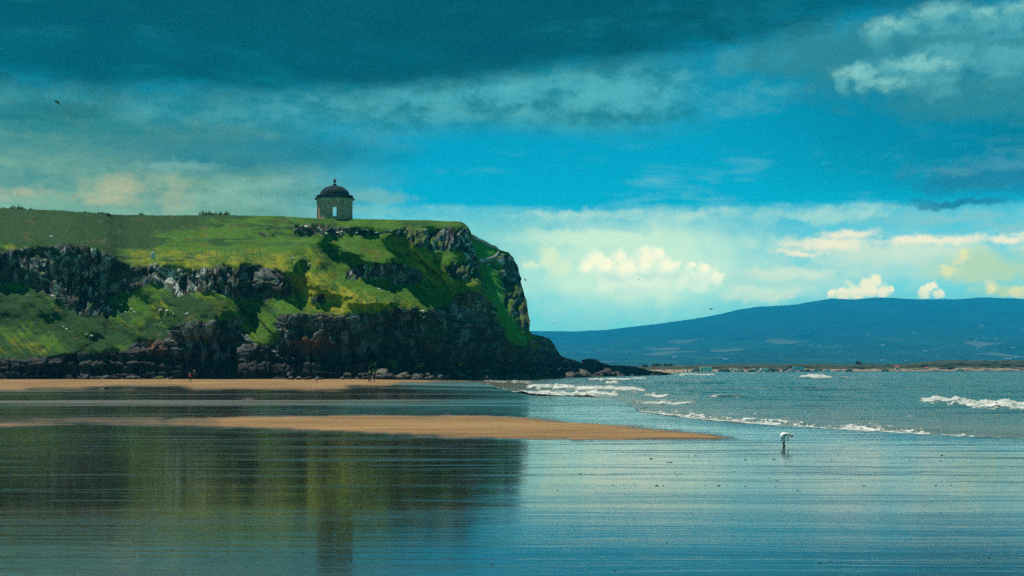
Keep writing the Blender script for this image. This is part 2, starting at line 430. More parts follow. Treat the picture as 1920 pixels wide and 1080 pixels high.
def build_beach():
    Ds = np.concatenate([F * CAMZ / (np.concatenate([np.arange(1130, 784, -1.3), np.arange(784, 722, -0.55)]) - HY), np.arange(236, 330, 3.0), np.arange(335, 700, 12.0), np.arange(700, 1200, 8.0), [1300, 1500, 2000, 3000, 5000, 8000, 12500]])
    Ds = np.unique(np.round(Ds, 3)); Ds = Ds[Ds > 12]
    us = (np.arange(-700, 2701, 4.0) - CX) / F
    uu, DD = np.meshgrid(us, Ds)
    zz = ground_z(uu, DD)
    P = np.stack([uu * DD, DD, zz], -1)
    near = P[:1].copy(); near[..., 1] = -120; near[..., 0] = np.linspace(-150, 150, len(us)); near[..., 2] = 0.0
    mid = P[:1].copy(); mid[..., 1] = 4; mid[..., 0] = np.linspace(-30, 30, len(us)); mid[..., 2] = 0.0
    P = np.concatenate([near, mid, P], 0)
    me = grid_mesh('beach', P)
    xx = CX + F * uu; yy = HY + F * (CAMZ - zz) / DD
    jx = xx + 30 * fbm(xx * 0.02, yy * 0.3, 3, 2); jy = yy + 6.5 * fbm(xx * 0.014, yy * 0.5, 6, 3, 0.65)
    dry = DRY(jx, jy)
    dry = np.where(DD > 600, np.where(DD > interp(xx, FARSHORE), 1.0, 0.0), dry)
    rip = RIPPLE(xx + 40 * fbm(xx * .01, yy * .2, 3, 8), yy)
    damp_sheen = sstep(fbm(uu * DD * 0.007, DD * 0.085, 5, 15, 0.6), -0.02, 0.16) * sstep(DD, 92, 110) * (1 - sstep(DD, 230, 245))
    pad = np.zeros((2, len(us))); fattr(me, 'damp_sheen', np.concatenate([pad, damp_sheen]))
    fattr(me, 'dry', np.concatenate([pad, dry])); fattr(me, 'ripple', np.concatenate([pad, rip]))
    M = Mat('sand'); p = M.pos(); px, py, pz = sep(p)
    dryv = M.attr('dry'); rip = M.attr('ripple')
    pyw = py + (noise(xyz(px * 0.05, py * 0.06, 8.0), 1.0, 3.0) - 0.5) * 5.0
    streak = noise(xyz(px * 0.0065, pyw * 0.13, 0.0), 1.0, 9.0, 0.60)
    streak2 = noise(xyz(px * 0.09, py * 2.6, 4.0), 1.4, 4.0, 0.6)
    broad = noise(xyz(px * 0.05, py * 0.12, 7.0), 1.0, 3.0)
    wet = mixc((0.008, 0.010, 0.010), (0.030, 0.026, 0.021), (streak * 0.6 + broad * 0.6).sm(0.42, 0.80))
    ripl = noise(xyz(px * 0.25, py * 1.6, 2.0), 1.0, 4.0, 0.6)
    dline = noise(xyz(px * 0.05, py * 0.5, 3.0), 1.0, 5.0, 0.6)
    dcol = mixc((0.150, 0.096, 0.050), (0.280, 0.182, 0.090), (ripl * 0.6 + broad * 0.5).sm(0.35, 0.75))
    dcol = mixc(dcol, (0.09, 0.052, 0.024), dline.sm(0.53, 0.66, 0.0, 0.8))
    d = (dryv + ((streak - 0.5) * 1.6 + (ripl - 0.5) * 1.0) * (dryv * (1.0 - dryv) * 3.0)).sm(0.16, 0.95)
    lines = noise(xyz(px * 0.07, pyw * 0.80, 5.0), 1.0, 6.0, 0.72)
    damp_sheen = lines.sm(0.50, 0.60) * py.ln(30.0, 42.0, 0.5, 1.0)
    flat = M.attr('damp_sheen')
    wet = mixc(wet, (0.034, 0.050, 0.048), damp_sheen * 0.8); wet = mixc(wet, (0.105, 0.118, 0.104), flat * (streak * 0.8 + 0.4))  # pale sky sheen of the damp streaks, put into the sand colour
    wet = mixc(wet, (0.034, 0.115, 0.130), rip)  # blue sky reflection on the pool water, painted into its base colour
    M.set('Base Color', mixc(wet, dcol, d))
    rough = (rip * 0.05 + 0.03 + damp_sheen * 0.20 + flat * 0.40 + streak2.sm(0.5, 0.8) * 0.04)
    M.set('Roughness', rough.max(d * 0.9)); M.set('IOR', 1.34)
    M.set('Specular IOR Level', d.ln(0, 1, 0.5, 0.12))
    amp = py.ln(35.0, 120.0, 0.045, 0.12)
    h = streak * amp + streak2 * 0.004 + rip * noise(xyz(px * 0.02, py * 0.09, 1.0), 1.0, 4.0, 0.6) * 0.22 + d * noise(xyz(px * .4, py * 1.0, 1.0), 2.2, 4.0, 0.6) * 0.10
    M.bump(h, 1.0, 0.8)
    o = link('beach', me, M.m); tag(o, 'wide wet sandy beach with drier golden sand bars', 'beach', kind='structure')
build_beach()

# ------------------------------------------------------------------ the sea, its breakers and foam
# crest lines in the view: (points, height m, foam half-width px, foam amount, fade px)
BREAK = [
    ([(1724, 748), (1745, 752), (1790, 756), (1830, 760), (1880, 764), (1930, 768), (2000, 772), (2300, 790)], 0.55, 9.0, 1.0),
    ([(968, 739), (1000, 738.5), (1040, 738.5), (1080, 739), (1130, 739.5), (1165, 739)], 0.34, 5.0, 1.0),
    ([(984, 727), (1000, 726.5), (1030, 726), (1045, 724)], 0.42, 5.0, 0.95),
    ([(1030, 728), (1060, 728.5), (1100, 730), (1150, 731), (1215, 731.5)], 0.45, 4.0, 1.0),
    ([(1215, 731.5), (1300, 731), (1450, 730), (1600, 730), (1760, 731)], 0.28, 1.6, 0.35),
    ([(1180, 737.5), (1200, 737.5)], 0.3, 4.0, 0.8),
    ([(1204, 742), (1240, 743), (1262, 742)], 0.35, 5.0, 0.9),
    ([(1300, 742), (1320, 742)], 0.3, 3.5, 0.8), ([(1325, 744), (1400, 745)], 0.25, 2.0, 0.5),
    ([(1182, 753), (1210, 756), (1260, 757), (1310, 756)], 0.16, 5.0, 0.75),
    ([(1190, 766), (1240, 775), (1300, 781), (1400, 791)], 0.05, 4.0, 0.4),
    ([(1098, 713.5), (1140, 713.5), (1190, 711.5), (1220, 711)], 0.35, 2.4, 0.9),
    ([(1130, 719.5), (1168, 717.5)], 0.35, 2.4, 0.85), ([(1195, 722), (1250, 721)], 0.3, 1.5, 0.5),
    ([(1245, 715), (1340, 714)], 0.3, 1.3, 0.5), ([(1340, 714), (1520, 713)], 0.3, 1.0, 0.3),
    ([(1494, 709.5), (1530, 709.5), (1566, 708.5)], 0.9, 2.6, 1.0), ([(1566, 709.5), (1630, 710.5)], 0.4, 1.0, 0.6),
    ([(1265, 705), (1310, 703.5), (1350, 703)], 0.6, 1.6, 0.9), ([(1380, 701.5), (1430, 701)], 0.5, 1.0, 0.6),
    ([(900, 718), (960, 717.5), (1010, 718)], 0.12, 1.4, 0.55), ([(880, 724), (960, 724.5), (985, 724)], 0.1, 1.2, 0.35),
]
def build_sea():
    xs = np.arange(850, 2500, 1.9); n = 230
    t = np.linspace(0, 1, n) ** 0.75
    xx = np.repeat(xs[None], n, 0)
    y0 = interp(xs, SHORE) + 2.0 * fbm(xs * 0.02, xs * 0, 4, 21) + 1.5 * fbm(xs * 0.09, xs * 0, 3, 22)
    y1 = np.where(xs < 1280, 698.5, HY + F * CAMZ / (interp(xs, FARSHORE) + 25))
    yy = y0[None] * (1 - t[:, None]) + y1[None] * t[:, None]
    D = F * CAMZ / (yy - HY); u = (xx - CX) / F
    gz = ground_z(u, D)
    X_ = u * D
    edge = sstep(y0[None] - yy, 0.0, 10.0)
    base = (gz + 0.005) * (1 - edge) + np.maximum(0.0, gz + 0.012) * edge
    # ruffled open water: long-crested swell and chop
    chop = 0.24 * fbm(X_ * 0.10, D * 0.35, 3, 31) + 0.08 * fbm(X_ * 0.45, D * 1.1, 3, 32) + 0.22 * fbm(X_ * 0.015, D * 0.09, 2, 33)
    z = base + edge * chop * np.clip(D / 130, 0.3, 2.2)
    foam = np.zeros_like(z); lift = np.zeros_like(z)
    for pts, h, wpx, amt in BREAK:
        px = np.array([p[0] for p in pts], float); py = np.array([p[1] for p in pts], float)
        yc = np.interp(xx, px, py) + 0.25 * wpx * fbm(xx * 0.05, yy * 0, 3, int(px[0]))
        ends = sstep(xx, px[0] - 6, px[0] + 14) * (1 - sstep(xx, px[-1] - 18, px[-1] + 8))
        lump = 0.70 + 1.1 * fbm(xx * 0.045, yy * 0.02, 4, int(px[0]) + 5)
        dd = (yy - yc) / wpx                     # below the crest line on the picture = nearer
        front = np.exp(-np.clip(dd, 0, None) ** 2 * 1.6) * (dd > 0) + np.exp(-np.clip(-dd, 0, None) ** 2 * 0.5) * (dd <= 0)
        lift = np.maximum(lift, h * front * ends * np.clip(lump, 0.25, 1.3))
        rag = 0.9 * fbm(xx * 0.11, yy * 0.5, 4, int(px[0]) + 9)
        fm = sstep(1.0 - np.abs(dd - 0.1) + rag, 0.1, 0.75) * ends * amt
        foam = np.maximum(foam, fm)
    z = z + lift * (1 + 0.5 * foam * fbm(xx * 0.25, yy * 1.2, 3, 77))
    # lace of foam at the water's edge and drifting streaks
    dist = y0[None] - yy
    lace = fbm(xx * 0.06, yy * 0.45, 4, 41); fine = fbm(xx * 0.22, yy * 1.3, 3, 42)
    wedge = np.interp(xx, [860, 980, 1170, 1200, 1500, 1900, 2500], [0, 1.0, 3, 8, 11, 10, 10])
    wedge = wedge * np.clip(0.75 + 2.4 * fbm(xx * 0.013, xx * 0, 4, 43), 0.12, 1.5)
    foam = np.maximum(foam, sstep(1.0 - dist / np.maximum(wedge, .1) + lace * 1.6 + fine * 1.5, -0.05, 0.55) * 0.95 * (xx > 900) * (dist < wedge * 2.0))
    foam = np.maximum(foam, sstep(lace + 0.6 * fine, 0.16, 0.36) * 0.5 * sstep(yy, 735, 765))
    z = np.maximum(z, gz + 0.005)
    P = np.stack([X_, D, z], -1)
    me = grid_mesh('sea', P); fattr(me, 'foam', foam)
    shal = 1 - sstep(dist, 4, 60); fattr(me, 'shallow', shal)
    M = Mat('sea_water'); p = M.pos(); px, py, pz = sep(p)
    fo = M.attr('foam'); sh = M.attr('shallow')
    fn = noise(xyz(px * 0.7, py * 0.45, pz * 1.5), 1.6, 5.0, 0.68)
    f = (fo + (fn - 0.5) * 1.7 * fo.sm(0.02, 0.3)).sm(0.28, 1.0)
    big = noise(xyz(px * 0.02, py * 0.05, 0.0), 1.0, 3.0)
    w = mixc(mixc((0.010, 0.048, 0.046), (0.024, 0.072, 0.060), big), (0.10, 0.10, 0.070), sh * 0.8)
    M.set('Base Color', mixc(w, mixc((0.24, 0.31, 0.31), (0.64, 0.67, 0.66), fn.sm(0.38, 0.66)), f * 0.92))
    M.set('Roughness', f.ln(0, 1, 0.22, 0.9)); M.set('IOR', 1.333)
    h = noise(xyz(px * 0.55, py * 1.0, 0.0), 1.3, 5.0, 0.65) * 0.05 + noise(xyz(px * 0.1, py * 0.3, 2.0), 1.0, 3.0, 0.6) * 0.18 + f * fn * 0.30
    M.bump(h, 1.0, 0.8)
    o = link('sea', me, M.m); tag(o, 'grey green sea with lines of white breakers', 'sea', kind='structure')
build_sea()

# ------------------------------------------------------------------ the headland
SKYLINE = [(-700, 372), (-200, 386), (0, 390), (50, 392), (100, 394), (150, 398), (215, 402), (300, 403), (430, 404), (520, 405), (590, 408.5), (660, 410), (740, 411.5), (800, 412.5),
           (850, 414), (866, 416), (874, 421), (880, 429), (884, 436), (886, 442), (905, 452), (935, 467), (953, 473), (962, 482), (968, 495), (973, 515), (980, 540), (985, 555), (987, 590),
           (991, 618), (998, 627), (1012, 629), (1026, 632), (1036, 640), (1043, 652), (1050, 665), (1062, 672), (1076, 675), (1089, 681), (1092, 675), (1100, 673), (1116, 674),
           (1126, 680), (1140, 684), (1165, 685.5), (1178, 686), (1192, 687.5), (1204, 691), (1216, 694.5), (1235, 696), (1250, 699), (1268, 702.6), (1274, 704.5)]
BASEY = [(-700, 713), (0, 713), (330, 712), (600, 711), (800, 711), (900, 712), (1000, 710), (1050, 708), (1150, 706.5), (1274, 705)]
BASED = [(-700, 243), (0, 243), (400, 245), (600, 247), (700, 250), (800, 262), (900, 283), (1000, 339), (1050, 395), (1150, 444), (1274, 533)]
CRAG = Mask([
    [(-700, 468), (-200, 470), (0, 470), (60, 463), (110, 459), (140, 458), (185, 468), (215, 482), (250, 499), (300, 500), (350, 502), (420, 499), (490, 497), (535, 507), (552, 530), (556, 548),
     (530, 560), (480, 566), (440, 561), (400, 546), (360, 549), (330, 556), (300, 536), (270, 532), (240, 546), (205, 560), (215, 592), (150, 592), (110, 562), (60, 542), (30, 527), (0, 532), (-700, 535)],
    [(645, 503), (660, 497), (700, 496), (740, 491), (780, 500), (800, 515), (792, 530), (745, 531), (700, 521), (650, 516)],
    [(732, 428), (780, 427), (830, 429), (860, 428), (880, 431), (888, 452), (894, 480), (901, 525), (893, 527), (880, 505), (872, 468), (830, 465), (800, 466), (775, 456), (745, 441)],
    [(838, 497), (862, 489), (893, 492), (898, 524), (850, 518)],
    [(540, 424), (600, 420), (640, 428), (700, 430), (735, 432), (735, 440), (640, 440), (560, 436)], [(480, 435), (515, 433), (515, 441), (480, 441)],
    [(548, 486), (590, 490), (590, 500), (550, 494)], [(578, 558), (600, 556), (614, 566), (590, 570)],
    [(926, 476), (957, 474), (975, 515), (988, 555), (992, 620), (975, 612), (958, 585), (945, 545), (938, 505)],
    [(900, 484), (935, 490), (925, 496), (905, 492)]], 2)
LOWER = Mask([([(505, 612), (545, 620), (580, 640), (600, 655), (585, 664), (545, 668), (520, 660), (500, 640)], 0.25), [(-700, 662), (0, 668), (60, 672), (130, 664), (230, 657), (262, 640), (300, 634), (335, 612), (372, 602), (455, 594), (462, 622), (480, 640), (505, 652), (530, 640), (510, 612), (520, 592), (560, 588), (600, 586),
                (660, 591), (700, 586), (760, 578), (800, 581), (828, 577), (842, 562), (860, 546), (900, 549), (920, 562), (930, 592), (944, 622), (962, 645), (985, 652), (1000, 626), (1300, 690), (1300, 720), (-700, 720)]], 2)
SCRUB_SHADE = Mask([[(-700, 380), (0, 385), (420, 400), (360, 425), (260, 430), (230, 450), (120, 455), (60, 448), (-700, 450)],  # scrub patches, plus shade on the left put into the grass colour
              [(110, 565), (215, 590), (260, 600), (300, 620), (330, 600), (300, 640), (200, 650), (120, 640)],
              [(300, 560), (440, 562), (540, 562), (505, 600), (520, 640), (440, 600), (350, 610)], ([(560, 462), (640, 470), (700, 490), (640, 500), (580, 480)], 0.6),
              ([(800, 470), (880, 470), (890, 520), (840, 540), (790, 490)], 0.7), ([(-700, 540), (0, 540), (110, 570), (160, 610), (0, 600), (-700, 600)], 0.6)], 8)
YELLOW = Mask([[(560, 510), (640, 540), (700, 560), (780, 575), (700, 584), (600, 580), (560, 560)], [(760, 440), (800, 480), (860, 520), (900, 545), (880, 548), (820, 520), (770, 480)],
               ([(210, 470), (420, 470), (540, 480), (540, 495), (250, 495)], 0.8), ([(-100, 612), (20, 618), (70, 640), (130, 660), (60, 668), (-100, 660)], 0.45), ([(600, 408), (870, 412), (870, 424), (600, 420)], 0.7), ([(280, 570), (340, 560), (380, 590), (330, 590)], 0.6), ([(0, 448), (80, 450), (60, 462), (0, 466)], 0.7)], 6)
FIELD = Mask([[(-700, 340), (-700, 462), (0, 455), (60, 450), (140, 455), (210, 480), (250, 496), (500, 493), (560, 468), (610, 440), (740, 426), (885, 430), (905, 340)],
              [(884, 430), (936, 464), (936, 482), (898, 486), (890, 455)]], 4)
IRON = Mask([[(548, 640), (600, 632), (622, 640), (610, 662), (560, 664)], [(800, 640), (815, 640), (815, 650), (800, 650)], [(858, 645), (880, 645), (882, 658), (860, 658)], [(272, 632), (300, 640), (305, 665), (280, 655)], [(600, 640), (620, 640), (620, 650), (600, 650)]], 3)
LAWN = Mask([[(888, 446), (935, 468), (933, 480), (900, 488)], [(940, 640), (990, 625), (995, 650), (960, 655)], [(905, 470), (935, 520), (960, 600), (985, 640), (940, 630), (915, 560)]], 2)
EDGE = [(410, 868), (422, 874), (436, 885), (460, 890), (480, 894), (520, 900), (545, 912), (575, 935), (620, 960)]

HEAD = {}
def headland_grid():
    xs = np.concatenate([np.arange(-700, -60, 8.0), np.arange(-60, 1275, 1.45)])
    n = 235; t = np.linspace(0, 1, n)
    rag = 2.2 * fbm(xs * 0.09, xs * 0, 4, 61) * sstep(xs, 860, 890) + 1.2 * fbm(xs * 0.15, xs * 0, 4, 62)
    yt = interp(xs, SKYLINE) + rag; yb = interp(xs, BASEY) + 1.0
    yb = np.maximum(yb, yt + 1.0)
    xx = np.repeat(xs[None], n, 0); yy = yb[None] + (yt - yb)[None] * t[:, None]
    # ragged boundaries between rock and turf
    jx = xx + 16 * fbm(xx * 0.045, yy * 0.06, 4, 63); jy = yy + 12 * fbm(xx * 0.05, yy * 0.05, 4, 64)
    crag, low = CRAG(jx, jy), LOWER(jx, jy); field = FIELD(xx, yy)
    rock = np.maximum(crag, low)
    tan = 0.78 * (1 - field) + 0.27 * field
    tan = tan * (1 - rock) + 3.4 * rock
    tan = np.where(xx > 990, np.maximum(tan, 1.1), tan)
    # step each column back from the beach by its slope
    D = np.zeros_like(xx); D[0] = interp(xs, BASED)
    for i in range(1, n):
        dy = yy[i - 1] - yy[i]; ray = (HY - yy[i]) / F
        D[i] = D[i - 1] + D[i - 1] / F * dy / np.maximum(tan[i] - ray, 0.10)
    # even out the slopes sideways so that neighbouring columns make one hillside
    for _ in range(2):
        k = 7; p = np.pad(D, ((0, 0), (k, k)), mode='edge'); cs = np.cumsum(np.pad(p, ((0, 0), (1, 0))), 1); D = (cs[:, 2 * k + 1:] - cs[:, :-2 * k - 1]) / (2 * k + 1)
    xe = np.interp(yy, [e[0] for e in EDGE], [e[1] for e in EDGE])
    jump = np.interp(yy, [400, 520, 570, 620], [38, 30, 12, 0])
    wid = np.interp(yy, [400, 520, 620], [4, 8, 50])
    D = D + jump * sstep(xx - xe, 0, wid)
    # gullies and shoulders of the hillside
    D = D + 7.0 * fbm(xx * 0.011, yy * 0.013, 3, 65) * sstep(t[:, None], 0.03, 0.2) * (1 - 0.6 * field)
    for pts, hgt, wd in (([(740, 436), (800, 470), (850, 515), (905, 556)], 9.0, 26), ([(545, 500), (600, 535), (680, 560), (800, 584)], 6.0, 24), ([(270, 535), (330, 575), (400, 610)], 3.0, 26), ([(930, 520), (955, 580), (975, 630)], 7.0, 16), ([(610, 445), (660, 470), (720, 490)], 5.0, 16)):
        best = np.full(xx.shape, 1e9)
        for (xa, ya), (xb, yb_) in zip(pts, pts[1:]):
            L2 = (xb - xa) ** 2 + (yb_ - ya) ** 2; q = np.clip(((xx - xa) * (xb - xa) + (yy - ya) * (yb_ - ya)) / L2, 0, 1)
            best = np.minimum(best, np.hypot(xx - xa - q * (xb - xa), yy - ya - q * (yb_ - ya)))
        D = D - hgt * np.exp(-(best / wd) ** 2) * (0.8 + 0.8 * fbm(xx * 0.03, yy * 0.03, 3, 106))
    P = np.stack([(xx - CX) / F * D, D, CAMZ + (HY - yy) / F * D], -1)
    s = xx * 0.105; z = P[..., 2]
    du = np.gradient(P, axis=1); dv = np.gradient(P, axis=0); nn = np.cross(du, dv); nn /= np.maximum(np.linalg.norm(nn, axis=-1, keepdims=True), 1e-9)
    nn = np.where(nn[..., 1:2] > 0, -nn, nn)
    # rock relief: columns above, ledges below
    wx, wz = s + 0.8 * fbm(s * .5, z * .3, 3, 66), z + 1.2 * fbm(s * .3, z * .2, 3, 67)
    f1, f2, rv = worley(wx * 0.75, wz * 0.16, 70); g1, g2, rw = worley(wx * 0.33, wz * 0.20, 74); h1, h2, rh = worley(wx * 1.3, wz * 0.9, 78)
    colm = 1.3 * (rv - 0.5) - 0.55 * np.exp(-((f2 - f1) / 0.12) ** 2) + 1.7 * (rw - 0.5) - 0.6 * np.exp(-((g2 - g1) / 0.10) ** 2) + 0.45 * (rh - 0.5)
    led1 = fbm(s * 0.05, z * 0.9 + 0.8 * fbm(s * 0.06, z * 0, 3, 68), 4, 69)
    b1, b2, rb = worley(wx * 0.22, wz * 0.62, 82)
    ledge = 1.9 * led1 + 0.5 * (rb - 0.5) - 0.2 * np.exp(-((b2 - b1) / 0.10) ** 2) + 0.25 * (rh - 0.5) + 2.6 * fbm(s * 0.10, z * 0.07, 4, 83) + 0.8 * (rv - 0.5) - 0.5 * np.exp(-((g2 - g1) / 0.10) ** 2)
    lowness = low / np.maximum(low + crag, 1e-3)
    rel = colm * (1 - lowness) + ledge * lowness + (0.5 - 0.2 * lowness) * fbm(s * 1.2, z * 1.2, 4, 84)
    hump = 1.5 * fbm(s * 0.08 + z * .08, z * 0.14, 3, 85) + 0.45 * fbm(s * 0.30 + z * .45, z * 0.7, 4, 86) - 0.9 * np.abs(fbm(s * 0.16 + z * 0.16, z * 0.10, 3, 107)) * 2 + 0.20 * fbm(s * 1.3 + z * 0.8, z * 1.6, 4, 87, 0.6)
    strk = fbm((s + z) * 1.5, (s - z) * 0.16, 4, 110, 0.6)                # grass combed downhill
    hump = hump * 0.75 + 0.55 * strk * (1 - field)
    scr = SCRUB_SHADE(xx + 120 * fbm(xx * .012, yy * .05, 4, 88), yy + 26 * fbm(xx * .02, yy * .05, 4, 89))
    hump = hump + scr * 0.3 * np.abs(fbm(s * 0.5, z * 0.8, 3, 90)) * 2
    edge = sstep(t[:, None], 0.0, 0.04) * (1 - 0.75 * sstep(t[:, None], 0.985, 1.0))
    amp = rock * rel * 1.0 + (1 - rock) * hump * (1 - 0.15 * field)
    thin = np.clip((yb - yt) / 60, 0.15, 1)[None]
    P = P + nn * (amp * edge * thin)[..., None]
    HEAD.update(xs=xs, yb=yb, yt=yt, P=P, n=n, nn=nn, rock=rock, field=field)
    # --- surface colours (what grows, what is bare, and shade painted over the left)
    rk = sstep(rock + 0.55 * fbm(s * 0.7, z * 0.7, 4, 91) + 0.25 * fbm(s * 2.2, z * 2.2, 3, 92), 0.34, 0.62)
    # turf sits on ledges inside the rock
    nrm = np.cross(np.gradient(P, axis=1), np.gradient(P, axis=0)); nrm /= np.maximum(np.linalg.norm(nrm, axis=-1, keepdims=True), 1e-9)
    nz = np.abs(nrm[..., 2])
    turf = sstep(nz + 0.6 * fbm(s * 0.4, z * 0.4, 3, 93), 0.60, 0.9) * (sstep(z, 5.5, 11.0) * 0.85) * (1 - 0.25 * lowness)
    rk = rk * (1 - turf)
    yel = np.clip(YELLOW(jx, jy) * 1.0 + 1.1 * fbm(s * 0.16, z * 0.3, 4, 94) + 0.5 * fbm(s * .9, z * 1.2, 3, 95), 0, 1)
    scm = np.clip(scr * 0.85 + 0.55 * (1 - sstep(xx, 100, 520)) + 1.2 * fbm(s * 0.11, z * 0.22, 4, 96) + 0.5 * fbm(s * 0.6 + z * .5, z * 0.9, 3, 103), 0, 1)  # ramp towards the left: shade painted in with the dark scrub green
    band = fbm(s * 0.05, yy * 0.16, 4, 108) + 0.5 * fbm(s * 0.4, yy * 0.35, 3, 109)
    scm = np.clip(scm + field * (0.55 * sstep(band, 0.0, 0.22) + 0.30 * (1 - sstep(yy, 404, 445))), 0, 1)
    yel = np.clip(yel - field * 0.35 * (1 - sstep(yy, 420, 475)), 0, 1)
    yel = np.clip(yel + 1.2 * strk * (1 - field), 0, 1); scm = np.clip(scm - 0.9 * fbm((s + z) * 0.8, (s - z) * 0.10, 4, 111) * (1 - field), 0, 1)
    lawn = LAWN(xx, yy)
    def C(r, g, b): return np.array([r, g, b])[None, None]
    def mx(a, b, f): return a * (1 - f[..., None]) + b * f[..., None]
    g = mx(C(0.036, 0.105, 0.004) * np.ones(P.shape), C(0.175, 0.180, 0.008), sstep(yel, 0.05, 0.75))
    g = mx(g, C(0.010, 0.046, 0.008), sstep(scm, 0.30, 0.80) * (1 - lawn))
    g = mx(g, C(0.024, 0.190, 0.012), lawn)
    g = mx(g, C(0.11, 0.07, 0.018), sstep(fbm(s * 0.35, z * 0.6, 4, 97), 0.19, 0.32) * 0.35)
    r = mx(C(0.011, 0.014, 0.016) * np.ones(P.shape), C(0.125, 0.142, 0.155), sstep(rv * 0.4 + rh * 0.6 + 1.3 * fbm(s * .9, z * .45, 5, 98, 0.62), 0.35, 1.15))
    r = mx(r, C(0.060, 0.046, 0.028), sstep(fbm(s * 0.14, z * 0.5, 4, 104) + 0.3 * fbm(s * 1.4, z * 2.0, 3, 105), 0.02, 0.22) * 0.35)
    lich = sstep(fbm(s * 2.6, z * 1.5, 4, 99, 0.6) + 0.5 * fbm(s * 0.16, z * 0.25, 3, 100) + 0.12 * (rh - .5), 0.17, 0.27) * sstep(z, 7, 16) * (1 - 0.35 * lowness)
    r = mx(r, C(0.42, 0.45, 0.44), lich * 0.85)
    r = mx(r, C(0.060, 0.052, 0.014), sstep(fbm(s * 0.3, z * 0.5, 4, 101), 0.12, 0.28) * 0.55)
    r = mx(r, C(0.13, 0.045, 0.022), IRON(jx, jy) * (0.5 + rh * 0.4))
    # weed and salt staining below the tide mark; paler worn rock at the very foot
    zz0 = z + 1.3 * fbm(s * 0.12, z * 0.3, 3, 102)
    r = mx(r, C(0.006, 0.008, 0.009), (1 - sstep(zz0, 3.0, 8.0)) * 0.75)
    g = mx(g, C(0.02, 0.03, 0.01), (1 - sstep(zz0, 2.0, 4.0)) * 0.9)
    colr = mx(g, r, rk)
    return P, colr, rk, xs, yt
def build_headland():
    P, colr, rk, xs, yt = headland_grid()
    # continue the ground behind the skyline and bury the foot
    foot = P[:1].copy(); foot[..., 2] -= 1.4
    rows, crow, krow = [foot, P], [colr[:1], colr], [rk[:1], rk]
    last = P[-1:]; low = np.clip((xs - 900) / 90, 0, 1)[None]
    for k, (back, drop, dlow) in enumerate(((4, 0.15, 0.8), (14, 0.7, 4), (60, 3.0, 30), (160, 9, 60), (300, 60, 70))):
        q = last.copy(); sc = (q[..., 1] + back * (1 - low) + back * 0.25 * low) / q[..., 1]
        q[..., 0] *= sc; q[..., 1] *= sc; q[..., 2] = np.maximum(last[..., 2] - (drop * (1 - low) + dlow * low), -1.5)
        rows.append(q); crow.append(colr[-1:]); krow.append(rk[-1:])
    PP = np.concatenate(rows); me = grid_mesh('headland', PP)
    cattr(me, 'tone', np.concatenate(crow)); fattr(me, 'rock', np.concatenate(krow))
    M = Mat('cliff_ground'); p = M.pos(); px, py, pz = sep(p); rk_ = M.attr('rock'); tone = M.attr('tone', True)
    n1 = noise(p, 0.9, 6.0, 0.65); n2 = noise(xyz(px, py, pz * 1.4), 4.5, 4.0, 0.65)
    v = n1.ln(0.25, 0.75, 0.55, 1.45) * n2.ln(0.25, 0.75, 0.75, 1.25)
    vv = xyz(v, v, v)
    M.set('Base Color', mixc(tone, vv, 1.0, 'MULTIPLY')); M.set('Roughness', rk_.ln(0, 1, 0.95, 0.78)); M.set('Specular IOR Level', 0.22)
    M.bump(n1 * 0.34 + n2 * 0.12, 1.0, 0.9)
    o = link('headland', me, M.m); tag(o, 'grassy headland ending in dark sea cliffs', 'cliff', kind='structure')
build_headland()
def on_head(x, y):
    """headland point and its index at photo pixel x, y"""
    i = int(np.argmin(np.abs(HEAD['xs'] - x))); yb, yt = HEAD['yb'][i], HEAD['yt'][i]
    col = HEAD['P'][:, i]; yp = HY - (col[:, 2] - CAMZ) / col[:, 1] * F
    j = int(np.argmin(np.abs(yp - y)))
    return Vector(col[j])

